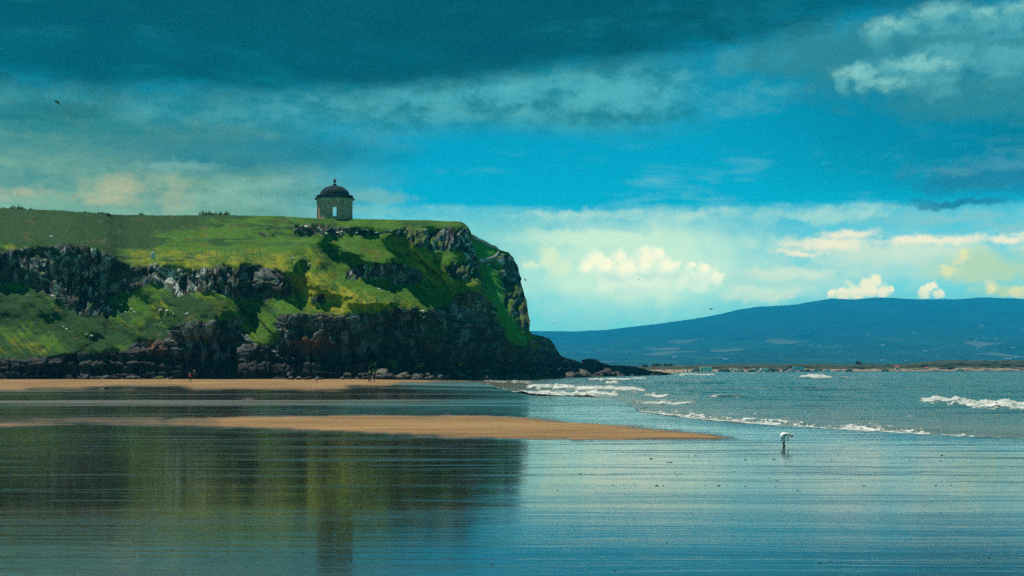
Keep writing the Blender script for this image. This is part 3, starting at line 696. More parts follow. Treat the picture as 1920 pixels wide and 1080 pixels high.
# ------------------------------------------------------------------ far shore: dunes, plain and hill
def build_far():
    xs = np.arange(1120, 2700, 4.0); tops = interp(xs, [(1120, 690), (1200, 688.5), (1240, 686.5), (1330, 684.0), (1450, 682.8), (1600, 683.2), (1690, 682.5), (1720, 680.5), (1745, 677), (1800, 675.5), (1860, 676), (1960, 674.5), (2300, 673), (2700, 676)])
    fs = interp(xs, FARSHORE); rows = []
    prof = [(26, -0.6, 0), (34, 0.0, 0), (40, 0.25, 0.3), (46, 0.62, 1), (54, 0.86, 1), (66, 1.0, 1), (85, 0.9, 1), (120, 0.4, 1), (170, 0.0, 1)]
    fine = [np.interp(np.linspace(0, 8, 40), range(9), [p[k] for p in prof]) for k in range(3)]
    for d, hfrac, a in zip(*fine):
        D = fs + d; zt = CAMZ + (HY - tops) / F * (fs + 66); b = 0.8
        z = b + (zt - b) * hfrac + (0.9 * fbm(xs * 0.05, d * 0.07 + xs * 0, 4, 120) + 0.5 * fbm(xs * 0.2, d * 0.25 + xs * 0, 3, 121)) * a * 1.2
        rows.append(np.stack([(xs - CX) / F * D, D + 3 * fbm(xs * .06, xs * 0 + d, 2, 122), z], -1))
    P = np.array(rows); me = grid_mesh('dunes', P)
    g = np.repeat(fine[1][:, None], len(xs), 1) + 0.35 * fbm(np.repeat(xs[None], 40, 0) * 0.11, P[..., 1] * 0.1, 3, 123)
    g = np.where(np.arange(40)[:, None] > 24, 1.0, g); fattr(me, 'grass', sstep(g, 0.10, 0.34))
    M = Mat('dune'); p = M.pos(); n = noise(p, 0.35, 5.0, 0.6)
    M.set('Base Color', mixc((0.27, 0.21, 0.155), mixc((0.010, 0.024, 0.012), (0.026, 0.046, 0.020), n.sm(0.3, 0.7)), M.attr('grass'))).set('Roughness', 0.95); M.bump(n, 0.8, 0.8)
    tag(link('dunes', me, M.m), 'grassy dunes behind the far beach', 'dunes', kind='structure')
    # hill
    RID = [(-900, 655), (300, 640), (900, 623), (1000, 620.5), (1080, 621.5), (1140, 618), (1240, 606), (1300, 598), (1340, 591), (1380, 581.5), (1420, 575), (1490, 571.5), (1530, 564), (1560, 559.5), (1600, 561.5), (1650, 557.5), (1720, 561), (1800, 560.5), (1850, 557.5), (1920, 560.5), (2100, 566), (2700, 600)]
    xs = np.arange(500, 2700, 5.0); n = 130; t = np.linspace(0, 1, n)
    ridge = interp(xs, RID) + 1.3 * fbm(xs * 0.03, xs * 0, 4, 130)
    xx = np.repeat(xs[None], n, 0)
    yy = 683.5 + (ridge - 683.5)[None] * t[:, None]
    D = 4750 + 6750 * t[:, None] ** 0.85 + 1050 * fbm(xx * 0.006, t[:, None] * 3.0, 4, 131) * np.sin(np.pi * t)[:, None] * 1.3
    P = np.stack([(xx - CX) / F * D, D, CAMZ + (HY - yy) / F * D], -1)
    P[..., 2] += 22 * fbm(xx * 0.02, t[:, None] * 14, 4, 132) * sstep(t, .05, .3)[:, None] * (1 - sstep(t, .85, 1))[:, None]
    front = P[:1].copy(); front[..., 1] *= 0.5; front[..., 0] *= 0.5; front[..., 2] = 2.0
    back = P[-1:].copy(); back[..., 1] *= 1.06; back[..., 0] *= 1.06; back[..., 2] = 0
    PP = np.concatenate([front, P, back]); me = grid_mesh('hill', PP)
    HILL.update(xs=xs, P=P)
    M = Mat('hill_land'); p = M.pos(); px, py, pz = sep(p)
    q = xyz(px * 1.0, py * 0.42, 0.0)
    cell = X.nt.nodes.new('ShaderNodeTexVoronoi'); X.nt.links.new(q.s, cell.inputs['Vector']); cell.inputs['Scale'].default_value = 1 / 200.0
    r1, r2, r3 = sep(X(cell.outputs['Color']))
    hedge = voronoi(q, 1 / 200.0, 'DISTANCE_TO_EDGE', 0).sm(0.02, 0.06)
    fieldc = mixc(mixc((0.006, 0.022, 0.012), (0.018, 0.062, 0.026), r1), (0.10, 0.12, 0.09), r2.sm(0.84, 0.92, 0.0, 0.8))
    fieldc = mixc((0.008, 0.016, 0.010), fieldc, hedge)
    moor = mixc((0.002, 0.008, 0.008), (0.007, 0.030, 0.022), noise(p, 1 / 420.0, 7.0, 0.62).sm(0.38, 0.62))
    lowl = (pz + (noise(p, 1 / 750.0, 4.0) - 0.5) * 220.0).sm(120.0, 260.0)
    M.set('Base Color', mixc(fieldc, moor, lowl)).set('Roughness', 0.95).set('Specular IOR Level', 0.1)
    tag(link('hill', me, M.m), 'long moorland hill with fields on its lower slopes', 'hill', kind='structure')
HILL = {}
build_far()
def on_hill(x, y):
    i = int(np.argmin(np.abs(HILL['xs'] - x))); col = HILL['P'][:, i]; yp = HY - (col[:, 2] - CAMZ) / col[:, 1] * F
    return Vector(col[int(np.argmin(np.abs(yp - y)))])

# ------------------------------------------------------------------ haze
def build_haze():
    bm = bmesh.new(); bmesh.ops.create_cube(bm, size=1.0)
    me = bm_mesh('haze', bm); o = bpy.data.objects.new('haze', me); COL.objects.link(o)
    o.scale = (34000, 13400, HAZE_TOP + 1.5); o.location = (0, 6200, (HAZE_TOP - 1.5) / 2)
    m = bpy.data.materials.new('haze_air'); m.use_nodes = True; nt = m.node_tree; nt.nodes.clear()
    out = nt.nodes.new('ShaderNodeOutputMaterial'); v = nt.nodes.new('ShaderNodeVolumePrincipled')
    v.inputs['Color'].default_value = (0.01, 0.50, 1.0, 1); v.inputs['Density'].default_value = HAZE_DENSITY; v.inputs['Anisotropy'].default_value = 0.0
    nt.links.new(v.outputs[0], out.inputs['Volume']); me.materials.append(m)
    tag(o, 'pale blue sea haze between the beach and the far hill', 'haze', kind='stuff')
build_haze()

# ------------------------------------------------------------------ the round temple on the cliff edge
def lathe(prof, seg=48, close=False):
    bm = bmesh.new(); rings = []
    for r, z in prof:
        if r < 1e-4: rings.append([bm.verts.new((0, 0, z))])
        else: rings.append([bm.verts.new((r * math.cos(2 * math.pi * k / seg), r * math.sin(2 * math.pi * k / seg), z)) for k in range(seg)])
    for a, b in zip(rings, rings[1:]):
        for k in range(seg):
            q = [a[k % len(a)], a[(k + 1) % len(a)], b[(k + 1) % len(b)], b[k % len(b)]]
            u = []
            for v in q:
                if v not in u: u.append(v)
            if len(u) > 2: bm.faces.new(u)
    return bm
def box_bm(bm, x0, x1, y0, y1, z0, z1):
    v = [bm.verts.new(p) for p in ((x0, y0, z0), (x1, y0, z0), (x1, y1, z0), (x0, y1, z0), (x0, y0, z1), (x1, y0, z1), (x1, y1, z1), (x0, y1, z1))]
    for f in ((0, 3, 2, 1), (4, 5, 6, 7), (0, 1, 5, 4), (1, 2, 6, 5), (2, 3, 7, 6), (3, 0, 4, 7)): bm.faces.new([v[i] for i in f])
def stone_mat(name, a, b, streak=0.6):
    M = Mat(name); p = M.obj(); px, py, pz = sep(p)
    ang = X.m('ARCTAN2', px, py)
    n = noise(p, 1.1, 5.0, 0.65); st = noise(xyz(ang * 5.0, pz * 0.25, 0.0), 1.6, 4.0, 0.6)
    c = mixc(a, b, (n * 0.55 + st * 0.45).sm(0.35, 0.65))
    c = mixc(c, tuple(v * 0.35 for v in a), st.sm(0.60, 0.80, 0.0, streak))
    # coursed ashlar joints
    br = M.nt.nodes.new('ShaderNodeTexBrick'); br.inputs['Scale'].default_value = 1.0; br.inputs['Mortar Size'].default_value = 0.018
    br.inputs['Brick Width'].default_value = 0.9; br.inputs['Row Height'].default_value = 0.38
    br.inputs['Color1'].default_value = (1, 1, 1, 1); br.inputs['Color2'].default_value = (0.72, 0.72, 0.72, 1); br.inputs['Mortar'].default_value = (0.35, 0.35, 0.35, 1)
    X.nt.links.new(xyz(ang * 4.0, pz, 0.0).s, br.inputs['Vector'])
    M.set('Base Color', mixc(c, X(br.outputs['Color']), 0.8, 'MULTIPLY')).set('Roughness', 0.9); M.bump(n, 0.05, 0.6)
    return M.m
def build_temple():
    base = on_head(627, 409.5); D = base.y; k = D / F          # metres per pixel there
    z0 = CAMZ + (HY - 409.5) * k; x0 = (627.5 - CX) * k * (D + 4.0) / D; T = empty('temple', (x0, D + 4.0, z0 - 0.5), -math.atan2(x0, D))
    tag(T, 'round domed stone temple with columns standing on the grassy cliff top', 'temple')
    k *= (D + 4.0) / D; oz = 0.5
    R = 33.2 * k
    def H(y): return (409.5 - y) * k + oz
    wallm = stone_mat('temple_stone', (0.32, 0.165, 0.115), (0.52, 0.300, 0.220)); trim = stone_mat('temple_trim', (0.32, 0.185, 0.130), (0.52, 0.33, 0.24), 0.4)
    friez = stone_mat('temple_frieze', (0.20, 0.185, 0.125), (0.42, 0.38, 0.26), 0.5); lead = simple('dome_lead', (0.010, 0.026, 0.038), 0.95, 0.3, 1.2); lead.node_tree.nodes['Principled BSDF'].inputs['Specular IOR Level'].default_value = 0.15
    urnm = simple('urn_stone', (0.085, 0.035, 0.028), 0.8, 0.3, 5.0)
    # drum with a window to the beach and one to the sea
    seg = 96; zs = sorted([-1.0, H(407.5), H(404.2), H(396.5), H(387.3), H(378.5), H(375.8)]); Ro, Ri = R * 0.955, R * 0.80
    def gap(kk, zi):
        a = (kk + 0.5) / seg * 2 * math.pi; ca, sa = math.cos(a), math.sin(a)
        zc = 0.5 * (zs[zi] + zs[zi + 1])
        if abs(ca) * Ro < 3.55 * k * 1.02 and sa < 0 and H(404.2) < zc < H(387.3): return True
        if abs(ca) * Ro < 4.4 * k and sa > 0 and H(404.2) < zc < H(378.5): return True
        return False
    bm = bmesh.new(); vs = {}
    def V(r, kk, zi):
        key = (r, kk % seg, zi)
        if key not in vs:
            a = kk / seg * 2 * math.pi; rr = (Ro, Ri)[r]; vs[key] = bm.verts.new((rr * math.cos(a), rr * math.sin(a), zs[zi]))
        return vs[key]
    for kk in range(seg):
        for zi in range(len(zs) - 1):
            if gap(kk, zi): continue
            bm.faces.new((V(0, kk, zi), V(0, kk + 1, zi), V(0, kk + 1, zi + 1), V(0, kk, zi + 1)))
            bm.faces.new((V(1, kk, zi + 1), V(1, kk + 1, zi + 1), V(1, kk + 1, zi), V(1, kk, zi)))
            if gap((kk + 1) % seg, zi): bm.faces.new((V(0, kk + 1, zi), V(1, kk + 1, zi), V(1, kk + 1, zi + 1), V(0, kk + 1, zi + 1)))
            if gap((kk - 1) % seg, zi): bm.faces.new((V(0, kk, zi), V(0, kk, zi + 1), V(1, kk, zi + 1), V(1, kk, zi)))
            if zi + 1 < len(zs) - 1 and gap(kk, zi + 1): bm.faces.new((V(0, kk, zi + 1), V(0, kk + 1, zi + 1), V(1, kk + 1, zi + 1), V(1, kk, zi + 1)))
            if zi > 0 and gap(kk, zi - 1): bm.faces.new((V(0, kk, zi), V(1, kk, zi), V(1, kk + 1, zi), V(0, kk + 1, zi)))
    wall = link('wall', bm_mesh('wall', bm), wallm, T)
    # window surround
    for sgn, w, t in ((-1, 3.6, 387.3), ):
        bm = bmesh.new(); yw = sgn * Ro; fw = 0.9 * k
        for xa, xb, za, zb in ((-w * k - fw, -w * k, H(405.0), H(t - 1.0)), (w * k, w * k + fw, H(405.0), H(t - 1.0)), (-w * k - 1.4 * fw, w * k + 1.4 * fw, H(t - 1.0) + 0.003, H(t - 2.2)), (-w * k - 1.4 * fw, w * k + 1.4 * fw, H(406.2), H(405.0) - 0.003)):
            box_bm(bm, xa, xb, yw - 0.10, yw + 0.25, za, zb)
        link('window_frame', bm_mesh('window_frame', bm), trim, wall)
    link('plinth', bm_mesh('plinth', lathe([(R * 1.03, -1.2), (R * 1.03, H(407.6)), (R * 1.0, H(406.8)), (R * 0.90, H(406.8))], 64)), trim, T)
    # sixteen engaged columns: shaft, base and leafy capital
    shaft = bm_mesh('column', lathe([(0.0, H(407.2)), (1.75 * k, H(407.2)), (1.75 * k, H(406.0)), (1.45 * k, H(405.2)), (1.38 * k, H(395)), (1.18 * k, H(380.5)), (1.0 * k, H(380.3))], 14))
    capi = bm_mesh('capital', lathe([(1.15 * k, H(380.6)), (1.35 * k, H(379.9)), (1.2 * k, H(379.5)), (1.75 * k, H(377.0)), (2.0 * k, H(376.8)), (2.0 * k, H(376.1)), (0.0, H(376.1))], 14))
    for me in (shaft, capi): me.polygons.foreach_set('use_smooth', np.ones(len(me.polygons), bool))
    for i in range(16):
        a = (i + 0.5) * math.pi / 8 - math.pi / 2
        loc = (R * 0.975 * math.cos(a), R * 0.975 * math.sin(a), 0)
        c = link('column', shaft, trim, T, loc); link('capital', capi, trim, c)
    link('frieze', bm_mesh('frieze', lathe([(R * 0.84, H(376.0)), (R * 1.03, H(376.0)), (R * 1.03, H(375.2)), (R * 1.0, H(375.1)), (R * 1.0, H(370.6)), (R * 0.84, H(370.6))], 64)), friez, T)
    cor = link('cornice', bm_mesh('cornice', lathe([(R * 0.9, H(370.5)), (R * 1.04, H(370.5)), (R * 1.06, H(369.9)), (R * 1.125, H(369.6)), (R * 1.125, H(368.7)), (R * 1.06, H(368.2)), (R * 0.9, H(368.2))], 64)), lead, T)
    bm = bmesh.new()
    for i in range(64):
        a = i / 64 * 2 * math.pi; m = Matrix.Rotation(a, 4, 'Z') @ Matrix.Translation((R * 1.065, 0, H(370.35)))
        bmesh.ops.create_cube(bm, size=1.0, matrix=m @ Matrix.Diagonal((0.26, 0.18, 0.10, 1)))
    tag(link('dentils', bm_mesh('dentils', bm), trim, cor), kind='stuff')
    link('attic', bm_mesh('attic', lathe([(R * 0.8, H(368.2) + .003), (R * 1.03, H(368.2) + .003), (R * 1.03, H(364.6)), (R * 1.045, H(364.4)), (R * 1.02, H(363.2)), (R * 0.84, H(362.6))], 64)), lead, T)
    Rd = 27.8 * k; zb = H(363.2); hd = H(344.2) - zb
    prof = [(Rd * math.cos(t), zb + hd * math.sin(t)) for t in np.linspace(0, math.pi / 2 * 0.985, 22)]
    dome = link('dome', bm_mesh('dome', lathe(prof, 64)), lead, T, smooth=True)
    bm = bmesh.new()
    for i in range(24):
        a = i / 24 * 2 * math.pi; pr = [(r * 1.006, z + 0.01) for r, z in prof[:-1]]
        for (r1, zz1), (r2, zz2) in zip(pr, pr[1:]):
            w = 0.05; ca, sa = math.cos(a), math.sin(a)
            q = [(r1, -w, zz1), (r1, w, zz1), (r2, w, zz2), (r2, -w, zz2)]
            q2 = [(r * ca - y * sa, r * sa + y * ca, z) for r, y, z in q]; bm.faces.new([bm.verts.new(v) for v in q2])
    tag(link('lead_rolls', bm_mesh('lead_rolls', bm), lead, dome), kind='stuff')
    link('pedestal', bm_mesh('pedestal', lathe([(3.9 * k, H(345.0)), (3.9 * k, H(343.4)), (3.2 * k, H(343.0)), (3.2 * k, H(341.2)), (2.2 * k, H(340.8)), (0, H(340.6))], 24)), lead, T)
    link('urn', bm_mesh('urn', lathe([(0, H(341.0)), (1.5 * k, H(341.0)), (1.0 * k, H(340.2)), (1.2 * k, H(339.4)), (2.4 * k, H(337.2)), (2.85 * k, H(335.0)), (2.6 * k, H(332.9)), (1.5 * k, H(332.2)), (1.1 * k, H(331.4)), (0.35 * k, H(330.6)), (0.3 * k, H(328.9)), (0, H(328.6))], 24)), urnm, T, smooth=True)
build_temple()

# ------------------------------------------------------------------ rocks
def rock_mesh(name, seed, flat=0.75, sub=2, jag=0.28):
    bm = bmesh.new(); bmesh.ops.create_icosphere(bm, subdivisions=sub, radius=1.0)
    r = np.random.default_rng(seed); planes = [(Vector(r.normal(size=3)).normalized(), r.uniform(0.55, 0.9)) for _ in range(9)]
    for v in bm.verts:
        p = v.co.copy()
        for n, d in planes:
            e = p.dot(n) - d
            if e > 0: p -= n * e
        p += v.normal * float(r.uniform(-jag, jag)) * 0.22
        p.z *= flat; v.co = p
    return bm_mesh(name, bm)
def rock_mat(name, a, b, c=None, s=2.0):
    M = Mat(name); p = M.obj(); n = noise(p, s, 5.0, 0.65); r = M.rand()
    col = mixc(a, b, (n * 0.7 + r * 0.4).sm(0.3, 0.8))
    if c: col = mixc(col, c, noise(p, s * 2.1, 3.0, 0.6).sm(0.56, 0.68))
    M.set('Base Color', col).set('Roughness', 0.82); M.bump(n, 0.15, 0.7)
    return M.m
SHELF = rock_mat('shelf_rock', (0.026, 0.028, 0.026), (0.085, 0.082, 0.062), (0.11, 0.10, 0.04))
DARKR = rock_mat('dark_rock', (0.008, 0.010, 0.011), (0.030, 0.034, 0.036))
PALER = rock_mat('pale_rock', (0.30, 0.31, 0.29), (0.62, 0.62, 0.56), (0.18, 0.19, 0.18))
ROCKS = {m.name: [rock_mesh('boulder', 40 + i) for i in range(7)] for m in (SHELF, DARKR, PALER)}
for mn, lst in ROCKS.items():
    for me in lst: me.materials.append(bpy.data.materials[mn])
def put_rock(p, s, mat, label, group, name='boulder', cat='boulder', sc=None):
    o = bpy.data.objects.new(name, random.choice(ROCKS[mat.name])); COL.objects.link(o); o.location = p
    o.scale = sc or (s * random.uniform(0.8, 1.5), s * random.uniform(0.7, 1.1), s * random.uniform(0.6, 1.0)); o.rotation_euler = (random.uniform(-.3, .3), random.uniform(-.3, .3), random.uniform(0, 6.28))
    tag(o, label, cat, group); return o
def build_boulders():
    # the worn ledge of blocks along the cliff foot
    for i in range(170):
        x = random.uniform(535, 700) if i % 5 == 0 else random.uniform(690, 1165); row = random.choice((0, 0, 1)); base = interp(x, BASEY)
        D = interp(x, BASED) - (9.0 if row == 0 else 6.5) * random.uniform(.8, 1.15)
        if x < 650 and random.random() < .4: continue
        g = float(ground_z(np.array([(x - CX) / F]), np.array([D]))[0]); s = random.uniform(0.7, 1.6) * (D / 262) * (0.6 if x < 700 else 1.0)
        p = Vector(((x - CX) / F * D, D, max(g, -0.1) + s * 0.18 + row * 0.7))
        east = x > 900
        put_rock(p, s, SHELF if random.random() < (0.9 if 740 < x < 1040 else 0.25) else DARKR,
                 'worn boulder in the rock ledge at the foot of the cliff, beside the surf' if east else 'worn boulder in the rock ledge at the foot of the cliff, above the dry sand',
                 'boulders of the rock ledge beside the surf' if east else 'boulders of the rock ledge above the sand')
    for i in range(26):                                     # low dark skerries running out to the point
        x = random.uniform(1060, 1262); D = interp(x, BASED) + random.uniform(-3, 1); s = random.uniform(0.7, 1.5)
        put_rock(Vector(((x - CX) / F * D, D, 0.2)), s, DARKR, 'black boulder in the low rocky point running into the sea', 'boulders of the low rocky point')
    for i in range(16):
        x = random.uniform(110, 330); D = 243 - random.uniform(-0.4, 1.4); g = float(ground_z(np.array([(x - CX) / F]), np.array([D]))[0])
        put_rock(Vector(((x - CX) / F * D, D, g + 0.1)), random.uniform(0.3, 1.2), DARKR, 'dark grey boulder at the cliff foot left of the red jacketed walker', 'dark boulders at the left cliff foot')
    # pale stones lying on the slopes
    for (x, y, s) in ((312, 583, 1.0), (300, 582, .6), (325, 588, .5), (246, 581, .7), (252, 586, .55), (228, 571, .5), (118, 614, .7), (124, 617, .5), (52, 554, .35), (43, 565, .35), (52, 566, .3), (88, 554, .35), (97, 595, .3), (68, 604, .3),
                      (164, 627, .6), (172, 630, .4), (36, 620, .4), (236, 585, .4), (351, 588, .5), (303, 606, .3), (600, 432, .6), (575, 425, .7), (552, 432, .5), (592, 428, .5), (612, 438, .5), (633, 436, .6), (640, 435, .5), (668, 436, .6), (511, 438, .4), (706, 436, .5),
                      (730, 434, .6), (610, 548, .35), (653, 549, .4), (712, 542, .5), (716, 546, .4), (550, 484, .5), (567, 486, .4), (579, 486, .4), (584, 496, .5), (791, 584, .7), (796, 594, .7), (788, 590, .4), (888, 512, .6), (880, 514, .5), (853, 496, .5),
                      (520, 667, .6), (528, 671, .5), (536, 672, .6), (546, 671, .4), (515, 660, .5), (310, 637, .6), (322, 640, .4)):
        p = on_head(x, y); put_rock(p + Vector((0, -.1, 0.0)), s * 0.55, PALER, 'small pale stone lying on the headland slope', 'pale stones scattered over the slopes', 'pale_stone', 'stone')
    p = on_head(97, 444); put_rock(p, 0.5, PALER, 'single pale boulder high on the dark green slope at the left edge', None, 'pale_stone', 'stone')
    p = on_head(286, 486); bm = lathe([(0.42, -0.4), (0.41, 0.5), (0.38, 0.9), (0.30, 1.15), (0.15, 1.30), (0, 1.33)], 20)
    for v in bm.verts: v.co.y *= 0.35
    o = link('standing_stone', bm_mesh('standing_stone', bm), PALER, None, p, True); tag(o, 'pale round-topped standing stone at the lip of the left crag', 'stone')
build_boulders()

# weed and stones left on the wet sand
def build_strand():
    WEED = simple('weed', (0.022, 0.012, 0.010), 0.6, 0.5, 8.0); ROCKS['weed'] = []
    for i in range(5):
        me = rock_mesh('weed_clump', 80 + i, 0.35, 2, 0.8); me.materials.append(WEED); ROCKS['weed'].append(me)
    def weed(x, y, w, hh, label=None, group='scraps of weed on the wet sand', flat=0.35):
        p = on_ground(x, y); s = w * p.y / F / 2
        put_rock(p + Vector((0, 0, 0.005)), 1, WEED, label or 'small dark scrap of weed on the wet sand', group if not label else None, 'weed_scrap', 'seaweed', (s * .7, s * 0.5, max(hh * p.y / F * .7, 0.01)))
        
    weed(1766, 854, 11, 4, 'largest black stone on the wet sand at the right'); weed(1763, 864, 7, 3, 'black stone just below the largest one on the wet sand')
    weed(923, 1058, 8, 5, 'lone dark pebble at the bottom of the view below the sand bar')
    for (x, y, w, h) in ((1579, 840, 5, 2), (1572, 853, 5, 2), (1718, 841, 5, 2), (1290, 854, 9, 1.5), (1304, 854, 8, 1.5), (1398, 862, 12, 2), (1412, 862, 7, 1.5), (1450, 862, 24, 1.2), (1428, 853, 5, 1.5), (1377, 884, 16, 1.5), (1270, 892, 14, 2), (1442, 896, 9, 1.5),
                         (1457, 902, 14, 1.5), (1232, 911, 18, 2.5), (1244, 911, 9, 2), (1322, 911, 10, 2.5), (1348, 911, 16, 2.5), (1364, 911, 6, 2), (1398, 912, 14, 2), (1455, 912, 14, 2), (1170, 909, 8, 2), (1150, 910, 12, 2), (1190, 909, 8, 1.5), (1088, 889, 20, 1.5), (1110, 889, 14, 1.5), (1045, 920, 10, 2), (1048, 908, 5, 1.5),
                         (1620, 911, 18, 2), (1755, 910, 8, 2), (1784, 910, 10, 2), (1764, 962, 10, 2), (1188, 974, 10, 2), (1045, 985, 6, 1.5), (1070, 986, 5, 1.5), (1250, 1018, 10, 2), (1538, 1056, 18, 2), (1557, 1053, 10, 2), (1065, 1052, 6, 2), (1153, 1070, 10, 2.5), (1270, 1068, 5, 2), (1697, 1052, 9, 2), (1855, 1046, 20, 2),
                         (1300, 866, 8, 1.2), (1220, 860, 20, 1.0), (1210, 853, 10, 1.2), (1255, 867, 26, 1.0), (1330, 865, 8, 1.2), (1690, 861, 9, 2), (1706, 863, 6, 1.8), (1787, 862, 7, 2), (1813, 862, 5, 2), (1590, 881, 6, 2), (1495, 920, 10, 1.5), (1560, 862, 14, 1.5), (1605, 878, 8, 1.5),
                         (640, 884, 8, 1.5), (320, 1032, 8, 1.5), (460, 905, 8, 1.5), (670, 910, 12, 1.5), (300, 957, 6, 2), (830, 953, 8, 2), (1010, 780, 5, 2.0), (1032, 783, 5, 2), (1080, 788, 5, 1.5)):
        weed(x, y, w * 0.8, h * 0.8)
    # driftwood and sand-crusted lumps
    LUMP = simple('kelp', (0.070, 0.030, 0.018), 0.7, 0.4, 6.0); ROCKS['kelp'] = []
    for i in range(3):
        me = rock_mesh('kelp_mound', 90 + i, 0.45, 2, 0.6); me.materials.append(LUMP); ROCKS['kelp'].append(me)
    for (x, y, w, h, lab) in ((195, 729, 24, 4, 'dark brown mound of kelp on the upper beach at the left'), (465, 748.5, 24, 3, 'long red brown kelp clump in the wet flat below the walkers'), (380, 710.5, 8, 3, 'small black rock on the dry sand just right of the walkers'),
                              (398, 711, 16, 2.4, 'low black rock on the dry sand right of the small one'), (722, 716.5, 4, 1.5, 'small dark stone on the sand right of the strolling couple'), (840, 775, 12, 2, 'black weed lump at the edge of the pool above the sand bar'), (242, 729.8, 30, 1.5, 'flat brown weed strip beside the kelp mound')):
        p = on_ground(x, y); s = w * p.y / F / 2; put_rock(p, 1, LUMP, lab, None, 'kelp_clump', 'seaweed', (s, s * .6, h * p.y / F * 1.2)).rotation_euler = (0, 0, 0)
build_strand()

# ------------------------------------------------------------------ plants: skyline bushes and ferns on the dark rock
def leaf_cloud(blobs, n, size, rng):
    V = []; Fc = []
    for (cx, cy_, cz, rx, ry, rz) in blobs:
        for _ in range(n):
            d = rng.normal(size=3); d /= np.linalg.norm(d); r = rng.uniform(0.25, 1.05)
            c = np.array([cx + d[0] * rx * r, cy_ + d[1] * ry * r, cz + abs(d[2]) * rz * r])
            a = rng.normal(size=3); a /= np.linalg.norm(a); b = np.cross(a, rng.normal(size=3)); b /= np.linalg.norm(b); s = size * rng.uniform(.5, 1.3)
            k = len(V); V += [c - a * s, c + b * s * .5, c + a * s, c - b * s * .5]; Fc.append((k, k + 1, k + 2, k + 3))
    return V, Fc
BUSHM = simple('bush_leaf', (0.018, 0.034, 0.014), 0.9, 0.4, 0.8); STEMM = simple('bush_stem', (0.030, 0.022, 0.016), 0.9)
def build_bushes():
    rng = np.random.default_rng(5)
    def bush(x, y, w, h, lab, n=5, grp=None, name='bush', cat='bush'):
        i = int(np.argmin(np.abs(HEAD['xs'] - x))); b = Vector(HEAD['P'][-1, i]) + Vector((0, 2.0, -0.4)); k = b.y / F; w *= k; h *= k * 1.25
        t = empty(name, b); tag(t, lab, cat, grp)
        blobs = [(rng.uniform(-.5, .5) * w * .8, rng.uniform(-.3, .3) * w * .3, 0, w / n * rng.uniform(.8, 1.5), w / n, h * rng.uniform(.55, 1.0)) for _ in range(n)]
        V, Fc = leaf_cloud(blobs, 520, 0.13, rng); me = bpy.data.meshes.new('crown'); me.from_pydata(V, [], Fc); link('crown', me, BUSHM, t)
        bm = bmesh.new()
        for (cx, cy_, cz, rx, ry, rz) in blobs:
            bmesh.ops.create_cone(bm, segments=6, radius1=0.09, radius2=0.03, depth=rz * 1.2 + .4, matrix=Matrix.Translation((cx, cy_, rz * 0.45)))
        link('stem', bm_mesh('stem', bm), STEMM, t)
    bush(20, 388, 60, 9, 'long dark thicket on the skyline at the far left', 7); bush(52, 389, 6, 7, 'small upright dark shrub beside the far left thicket', 2)
    bush(140, 398, 34, 6, 'low dark bush on the skyline, left one of a close pair', 4); bush(178, 400, 56, 7, 'long low dark bush on the skyline, right one of a close pair', 6)
    bush(262, 402, 10, 7, 'smallest dark bush standing alone on the skyline', 2); bush(398, 404, 60, 11, 'dense dark bush on the skyline left of the temple', 8)
    FERN = simple('fern', (0.20, 0.30, 0.012), 0.85, 0.3, 2.0)
    for (x, y, w, h, lab) in ((700, 686, 14, 22, 'bright lime fern clump on the dark rock above the strolling couple'), (733, 682, 16, 16, 'bright lime fern clump right of the one above the couple'), (705, 694, 20, 6, 'lowest lime fern spray above the strolling couple'),
                              (786, 684, 12, 7, 'small green fern on the dark rock left of the ledge boulders'), (875, 696, 10, 6, 'yellow green weed tuft above the pale ledge'), (900, 694, 14, 4, 'thin yellow green weed tuft right of the pale ledge tuft'), (858, 681, 6, 6, 'tiny green fern low on the right cliff'), (300, 710, 14, 3, 'yellow green weed patch by the gull at the left cliff foot')):
        b = on_head(x, min(y, 706)) + Vector((0, -1.0, 0)); k = b.y / F; w *= k; h *= k; t = empty('fern', b); tag(t, lab, 'fern')
        V, Fc = [], []
        for _ in range(70):
            u = rng.uniform(-.5, .5); v = rng.uniform(-.5, .5); c = np.array([u * w + v * w * 0.3, rng.uniform(-.4, .2), v * h]); a = np.array([rng.normal() * .5, -abs(rng.normal()) * .5, -abs(rng.normal())]); a /= np.linalg.norm(a); q = np.cross(a, rng.normal(size=3)); q /= np.linalg.norm(q); s = rng.uniform(.12, .38)
            m = len(V); V += [c, c + a * s * .5 + q * s * .22, c + a * s, c + a * s * .5 - q * s * .22]; Fc.append((m, m + 1, m + 2, m + 3))
        me = bpy.data.meshes.new('frond'); me.from_pydata(V, [], Fc); tag(link('frond', me, FERN, t), kind='stuff')
build_bushes()

